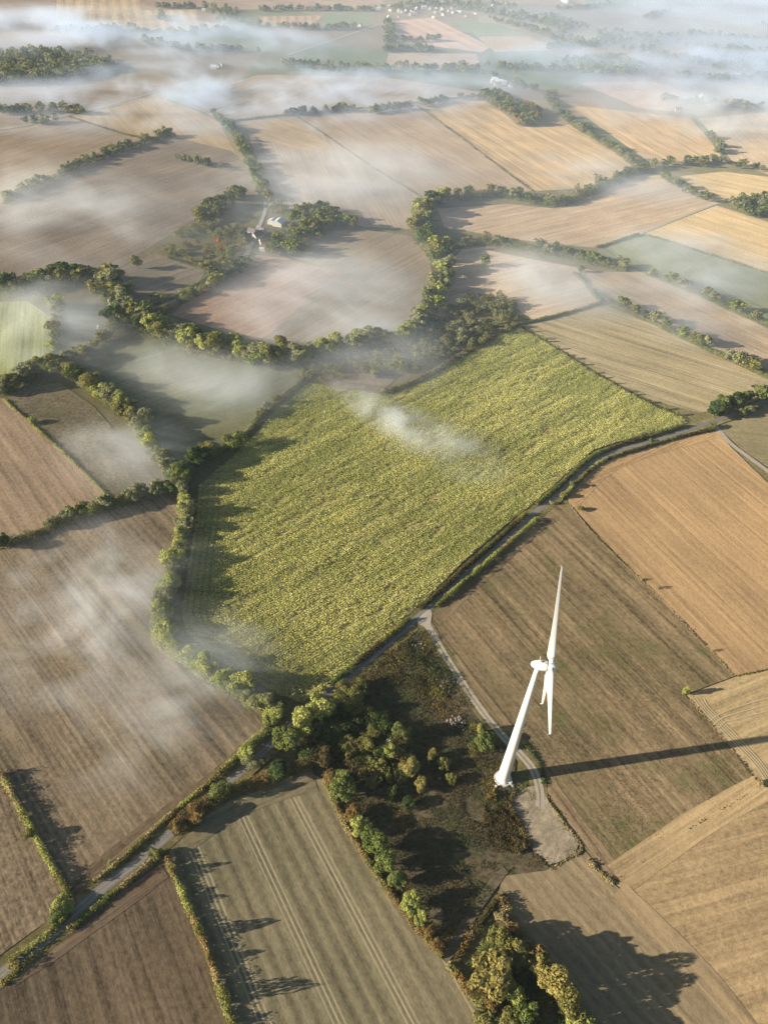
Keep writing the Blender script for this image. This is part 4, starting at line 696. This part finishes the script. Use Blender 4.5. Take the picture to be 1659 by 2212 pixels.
ax = Vector((math.cos(PSI)*math.cos(TILT), math.sin(PSI)*math.cos(TILT), math.sin(TILT))); side = Vector((-math.sin(PSI), math.cos(PSI), 0)); upv = ax.cross(side)
MX = Matrix(((ax.x, side.x, upv.x, 0), (ax.y, side.y, upv.y, 0), (ax.z, side.z, upv.z, 84.6+2.8), (0, 0, 0, 1)))
bpy.data.objects.remove(NH)
egg = [(.02, -3.25), (.45, -3.15), (.9, -2.85), (1.35, -2.2), (1.72, -1.3), (2.0, -.2), (2.18, 1.0), (2.22, 2.2), (2.14, 3.2), (2.02, 3.7), (1.9, 3.72)]
nac = pyd('nacelle', *lathe(egg, 40, 'x'), M_white, T, smooth=True); nac.matrix_local = MX
spn = [(1.9, 3.85), (2.02, 3.88), (1.98, 4.6), (1.84, 5.5), (1.58, 6.3), (1.2, 6.9), (.75, 7.3), (.3, 7.48), (.02, 7.5)]
hb = pyd('rotor_hub', *lathe([(1.9, 3.7)]+spn, 40, 'x'), M_white, T, smooth=True); hb.matrix_local = MX
v, f = joined(tube([(.2, 0, 1.9), (.2, 0, 5.2)], [.12, .09], 8), tube([(.2, -.5, 5.0), (.2, .5, 5.0)], [.06, .06], 6))
o = pyd('wind_mast', v, f, M_white, nac)
v, f = joined(box(1.5, .1, 2.22, .7, .6, .25), box(.75, .35, 2.25, .18, .18, .3), box(.9, -.3, 2.25, .15, .3, .22)); pyd('roof_hatch', v, f, M_black, nac)
v, f = joined(tube([(.9, -1.0, 2.0), (.9, -1.0, 2.75), (1.6, -1.25, 2.65), (2.2, -.9, 2.7), (2.2, -.9, 2.05)], [.05]*5, 6)); pyd('handrail', v, f, M_steel, nac)
def blade(phi, idx):
    st = [(.9, 1.0, 1.0, 85), (1.8, 1.05, 1.0, 85), (2.6, 1.9, .62, 84), (3.6, 3.0, .36, 82), (5.0, 3.35, .27, 80), (8, 3.05, .22, 77), (12, 2.6, .19, 75), (17, 2.15, .17, 73), (23, 1.75, .16, 71), (29, 1.4, .15, 70), (34, 1.15, .15, 69), (38, .95, .15, 69), (39.8, .8, .15, 69), (40.5, .65, .15, 69)]
    er = Vector((0, math.sin(phi), math.cos(phi))); et = Vector((0, math.cos(phi), -math.sin(phi))); ex = Vector((1, 0, 0)); V, F = [], []; n = 20
    hubc = Vector((5.08, 0, 0))
    def ring(pc, ch, th, tw, rd):
        cd = ex*math.sin(R(tw))+et*math.cos(R(tw)); td = rd.cross(cd).normalized()
        for j in range(n):
            a_ = 2*math.pi*j/n; u = math.cos(a_); q = math.sin(a_)*(1 if th > .9 else (.55+.45*u))
            off = 0 if th > .9 else .18*ch
            V.append(pc+cd*(u*ch/2-off)+td*(q*ch*th/2))
    for r_, ch, th, tw in st: ring(hubc+er*r_+ex*(-.0008*r_*r_*0), ch*(2 if th > .9 else 1)*(.9 if th > .9 else 1), th, tw, er)
    ring(hubc+er*40.9-ex*.35, .5, .2, 69, (er-ex).normalized()); ring(hubc+er*41.0-ex*1.15, .3, .2, 69, -ex)
    m = len(st)+2
    for k in range(m-1):
        for j in range(n): F.append((k*n+j, k*n+(j+1) % n, (k+1)*n+(j+1) % n, (k+1)*n+j))
    F.append(tuple((m-1)*n+j for j in range(n)))
    o = pyd('blade', V, F, M_white, T, smooth=True); o.matrix_local = MX
for k in range(3): blade(PH0+k*2*math.pi/3, k)
ad = R(-38); dx, dy = math.cos(ad), math.sin(ad)
door = pyd('door', *box(0, 0, 0, .12, 1.1, 2.3), M_steel, T); door.location = (dx*3.08, dy*3.08, 3.0); door.rotation_euler = (0, 0, ad)
v, f = joined(box(.7, 0, 1.82, 1.4, 1.5, .1), *[box(1.5+.3*i, 0, 1.65-.24*i, .32, 1.2, .08) for i in range(5)], box(.9, .72, 2.4, 1.3, .06, .06), box(.9, -.72, 2.4, 1.3, .06, .06), box(1.5, .72, 2.1, .06, .06, 1.0), box(1.5, -.72, 2.1, .06, .06, 1.0), box(.2, .6, .95, .1, .1, 1.7), box(1.3, -.6, .95, .1, .1, 1.7), box(1.3, .6, .95, .1, .1, 1.7))
stp = pyd('steps', v, f, M_white, T); stp.location = (dx*3.1, dy*3.1, 0); stp.rotation_euler = (0, 0, ad)
v, f = joined(box(0, 0, .55, .9, .7, 1.1), box(0, 0, 1.14, 1.0, .8, .08), box(.46, 0, .6, .03, .5, .8)); x, y, _ = G(1071, 1704)
x, y, _ = G(1070, 1702); tag(pyd('utility_cabinet', v, f, M_white, None, (x, y, .5)), 'small pale utility cabinet on the ground beside the turbine foot', 'cabinet')
# ---------------------------------------------------------------- buildings
def house(px, py, L, W, H, RH, rot, wall, roof, label, cat='house', group=None, chim=True, wins=0, pitch1=0.0):
    x, y, _ = G(px, py); root = bpy.data.objects.new(cat.split()[-1], None); C.objects.link(root); root.location = (x, y, 0); root.rotation_euler = (0, 0, R(rot)); tag(root, label, cat, group)
    l, w_ = L/2, W/2; rz = pitch1*w_
    v = [(-l, -w_, -.3), (l, -w_, -.3), (l, w_, -.3), (-l, w_, -.3), (-l, -w_, H), (l, -w_, H), (l, w_, H), (-l, w_, H), (-l, rz, H+RH), (l, rz, H+RH)]
    pyd('wall', v, [(0, 1, 5, 4), (2, 3, 7, 6), (1, 2, 6, 9, 5), (3, 0, 4, 8, 7)], wall, root)
    e, t = .35, .22; V, F = [], []
    for s in (-1, 1):
        w2 = s*w_; d = (w2-rz); y1 = w2+s*e; z1 = H-RH*e/abs(d); o = len(V)
        V += [(-l-e, rz, H+RH+.05), (l+e, rz, H+RH+.05), (l+e, y1, z1+.05), (-l-e, y1, z1+.05), (-l-e, rz, H+RH+.05+t), (l+e, rz, H+RH+.05+t), (l+e, y1, z1+t), (-l-e, y1, z1+t)]
        F += [tuple(o+i for i in q) for q in ((0, 1, 2, 3), (7, 6, 5, 4), (3, 2, 6, 7), (0, 3, 7, 4), (1, 5, 6, 2))]
    r_ = pyd('roof', V, F, roof, root)
    if chim: pyd('chimney', *joined(box(l*.75, 0, H+RH+.5, .7, .7, 1.7), box(l*.75, 0, H+RH+1.4, .85, .85, .15)), wall, r_)
    for k in range(wins):
        xx = -l+L*(k+.5)/wins
        if k == wins//2: pyd('door', *box(xx, -w_-.02, 1.05, 1.0, .1, 2.1), M_black, root)
        else: pyd('window', *box(xx, -w_-.02, min(H*.6, 1.6), 1.0, .1, 1.1), M_glass, root)
    return root
house(603, 485, 14, 11, 4.0, 2.6, 78, M_wallw, M_roofw, 'large cream barn with pale sheet roof above the farmhouse', 'barn', None, False)
house(589, 482, 9, 9, 3.4, 2.0, 78, M_wallw, M_roofw, 'lower cream barn wing with pale roof left of the large one', 'barn', None, False)
house(557, 516, 14, 7, 5, 3.6, 62, M_wallw, M_slate, 'dark-roofed farmhouse with white gable beside the lane', 'house', None, True, 3)
house(563, 505, 10, 6.5, 4.5, 3.2, 152, M_wallw, M_slate, 'dark-roofed house wing above the farmhouse', 'house', None, True, 2)
house(570, 527, 9, 6, 4, 3.0, 30, M_wallw, M_rooft, 'small red-roofed outbuilding below the farmhouse', 'outbuilding', None, False, 2)
house(571, 541, 10, 5, 2.6, 1.2, 5, M_wallw, M_roofw, 'low pale shed at the bottom of the farmyard', 'shed', None, False)
house(535, 519, 13, 6, 4, 2.8, 68, M_walls, M_slate, 'long stone outbuilding left of the lane', 'outbuilding', None, False, 2)
house(545, 508, 9, 6.5, 5, 3.2, 160, M_walls, M_slate, 'stone outbuilding with dark roof above the long one', 'outbuilding', None, False)
house(521, 509, 7, 4, 2.6, 1.6, 155, M_walls, M_slate, 'small stone shed left of the stone outbuilding', 'shed', None, False)
rr = random.Random(8); gv = 'pale houses of the far village'
pos = []
for k in range(400):
    px = rr.uniform(838, 1105); py = rr.gauss(24-(px-838)*.015, 8)
    if 3 < py < 46 and all(abs(px-a)+2*abs(py-b) > 13 for a, b in pos): pos.append((px, py))
    if len(pos) >= 46: break
for px, py in pos:
    house(px, py, rr.uniform(9, 15), rr.uniform(7, 9), rr.uniform(3.5, 6), rr.uniform(2.5, 4), rr.choice([70, 85, 100, 160, 10]), M_wallw, rr.choice([M_slate, M_roofw, M_slate]), 'small pale house among the roofs of the hazy far village', 'house', gv, False)
for px, py, l_ in ((1064, 178, 'leftmost pale barn of the hamlet in the mist'), (1072, 184, 'low pale building of the hamlet in the mist'), (1080, 176, 'tallest building of the hamlet in the mist'), (1088, 181, 'pale house right in the misty hamlet'), (1103, 187, 'rightmost shed of the misty hamlet'), (1068, 173, 'upper shed of the misty hamlet'),
    (1488, 213, 'leftmost long house of the hamlet at right'), (1500, 216, 'second house of the hamlet at right'), (1520, 220, 'pale gabled house of the hamlet at right'), (1536, 229, 'lowest white house of the hamlet at right'), (1567, 227, 'tall house right of the hamlet'), (1515, 211, 'upper house of the hamlet at right'),
    (1464, 240, 'cream cottage alone at the field corner'), (470, 145, 'pale farmhouse in the mist at left'), (462, 147, 'low barn in the mist at left'), (478, 141, 'upper shed of the misty farm'), (440, 23, 'white house in the trees at top left'), (778, 56, 'white barn beside the far straight road'), (805, 18, 'left white house of two by the far trees'), (817, 20, 'right white house of two by the far trees'), (1255, 15, 'cream house at the top in the mist'), (1370, 10, 'gabled barn at the top right'), (1655, 43, 'reddish long building at the right edge')):
    house(px, py, rr.uniform(8, 13), rr.uniform(6, 8), rr.uniform(3, 4.5), rr.uniform(2, 3.2), rr.choice([75, 95, 165, 5]), M_wallw, rr.choice([M_slate, M_roofw]) if px < 1600 else M_rooft, l_, 'house' if 'house' in l_ or 'cottage' in l_ else 'barn' if 'barn' in l_ else 'building', None, False)
for k, (px, py, r_) in enumerate(((1225, 5, 12), (1218, 2, 9))):
    x, y, _ = G(px, py); prof = [(r_, 0), (r_, 6)]+[(r_*math.cos(a_), 6+r_*.6*math.sin(a_)) for a_ in np.linspace(.2, 1.5, 6)]
    tag(pyd('storage_tank', *lathe(prof, 24), M_roofw, None, (x, y, 0), True), ('large' if k == 0 else 'smaller')+' pale domed tank in the mist at the top', 'tank')
for k, (px, py) in enumerate(((212, 706), (211, 711))):
    x, y, _ = G(px, py); v, f = lathe([(.1, 0), (.75, 0), (.85, .4), (.85, 1.1), (.7, 1.4), (.1, 1.45)], 16)
    tag(pyd('wrapped_bale', v, f, M_white, None, (x, y, .2)), ('upper' if k == 0 else 'lower')+' of two white wrapped bales in the small misty field', 'bale')
# ---------------------------------------------------------------- mist lying on the fields, and the hazy air
_a, _b = GP([(735, 850), (985, 1005)]); WANG = math.atan2(_b[1]-_a[1], _b[0]-_a[0])      # the way the wind draws the wisps
def mist_mat(name, k, size, lo, hi, seed, step, L_=0):
    m, nt, out = newmat(name); tc = N(nt, 'ShaderNodeTexCoord').outputs['Object']; pos = N(nt, 'ShaderNodeNewGeometry').outputs['Position']
    r2 = N(nt, 'ShaderNodeVectorMath', {0: tc, 1: tc}, operation='DOT_PRODUCT').outputs['Value']
    fall = mth(nt, 'SUBTRACT', 1.0, r2, clamp=True); fall = mth(nt, 'MULTIPLY', fall, fall)
    mp = N(nt, 'ShaderNodeMapping', {'Vector': pos, 'Rotation': (0, 0, -WANG), 'Scale': (.8, 1.0, 1.3), 'Location': (seed*310.0, seed*77.0, 0)}).outputs[0]
    n = N(nt, 'ShaderNodeTexNoise', {'Vector': mp, 'Scale': 1/size, 'Detail': 5.0, 'Roughness': .6, 'Distortion': .5}).outputs[0]
    d = mth(nt, 'MULTIPLY', mth(nt, 'MULTIPLY', fall, sstep(nt, n, lo, hi)), k)
    v = N(nt, 'ShaderNodeVolumePrincipled', {'Color': (.72, .83, 1.0, 1) if L_ > 600 else (.90, .95, 1.0, 1), 'Anisotropy': .1, 'Density': d})
    nt.links.new(v.outputs[0], out.inputs['Volume']); m.cycles.volume_step_rate = step; m.volume_intersection_method = 'FAST' if hasattr(m, 'volume_intersection_method') else None
    return m
def sphere_mesh(name):
    V, F = lathe([(math.sin(a_)+1e-4, -math.cos(a_)) for a_ in np.linspace(0.02, math.pi-.02, 9)], 20); F.append(tuple(reversed(range(20))))
    me = bpy.data.meshes.new(name); me.from_pydata([tuple(map(float, p)) for p in V], [], F); me.update(); return me
MI_ = [0]
def mist(p0, p1, half, zr, k, size=45, lo=.38, hi=.72, z=6.0, step=.35):
    MI_[0] += 1; i = MI_[0]; a_, b_ = G(*p0), G(*p1); c = (a_+b_)/2; L = np.linalg.norm(b_-a_)/2
    o = link('mist', sphere_mesh('mist'), mist_mat('mist_%d' % i, k, size, lo, hi, i, step, L)); o.location = (c[0], c[1], z); o.scale = (L, half, zr)
    o.rotation_euler = (0, 0, math.atan2(b_[1]-a_[1], b_[0]-a_[0])); return tag(o, kind='stuff')
mist((695, 800), (910, 975), 24, 8, .07, 20, .34, .80, 4, .2)       # bright wisp over the crop
mist((740, 850), (1010, 1000), 30, 9, .07, 18, .36, .82, 5, .2)
mist((800, 890), (1130, 1070), 38, 10, .045, 22, .36, .85, 6, .2)
mist((-60, 1230), (440, 1420), 100, 14, .075, 38, .40, .95, 6, .25)
mist((140, 1190), (400, 1420), 60, 12, .065, 28, .38, .9, 6, .25)
mist((0, 1600), (640, 1450), 66, 12, .065, 34, .40, .92, 6, .25)
mist((330, 1330), (640, 1540), 36, 12, .060, 30, .30, .85, 6, .25)
mist((200, 770), (720, 880), 85, 15, .045, 70, .25, .85)
mist((160, 900), (400, 1090), 56, 12, .045, 50, .25, .85)
mist((400, 690), (980, 640), 210, 18, .040, 95, .25, .8)
mist((-100, 740), (320, 680), 120, 16, .040, 80, .25, .8)
mist((1000, 600), (1400, 620), 130, 16, .036, 80, .25, .8)
mist((1250, 540), (1750, 620), 140, 16, .040, 80, .25, .8)
mist((1300, 610), (1700, 760), 110, 14, .030, 80, .25, .85)
mist((640, 800), (960, 740), 90, 18, .035, 70, .25, .85)
mist((-150, 520), (400, 420), 280, 18, .026, 100, .3, .85)
mist((520, 320), (980, 480), 270, 18, .026, 110, .3, .85)
mist((1150, 420), (1500, 370), 170, 16, .024, 90, .3, .85)
# the thick low layer over the far country
mist((-500, 240), (1300, 192), 300, 20, .036, 90, .38, .78, 8, .18)
mist((-700, 66), (900, 100), 380, 26, .036, 130, .38, .78, 10, .18)
mist((700, 140), (2500, 180), 520, 28, .036, 130, .38, .78, 10, .18)
mist((1150, 260), (2100, 235), 260, 24, .040, 110, .36, .78, 8, .18)
mist((900, 30), (3200, 80), 950, 34, .036, 180, .36, .76, 12, .18)
mist((-500, 520), (2100, 470), 620, 34, .0016, 300, .0, .3, 8, .4)
mist((-700, 150), (3000, 110), 1500, 46, .0034, 400, .0, .3, 12, .4)      # the thin even veil under the wisps
m, nt, out = newmat('hazy_air')
v = N(nt, 'ShaderNodeVolumePrincipled', {'Color': (.7, .87, 1.0, 1), 'Anisotropy': .1, 'Density': .000028}); nt.links.new(v.outputs[0], out.inputs['Volume'])
tag(pyd('haze', *box(0, 4750, 179, 14100, 12600, 362), m), kind='stuff')
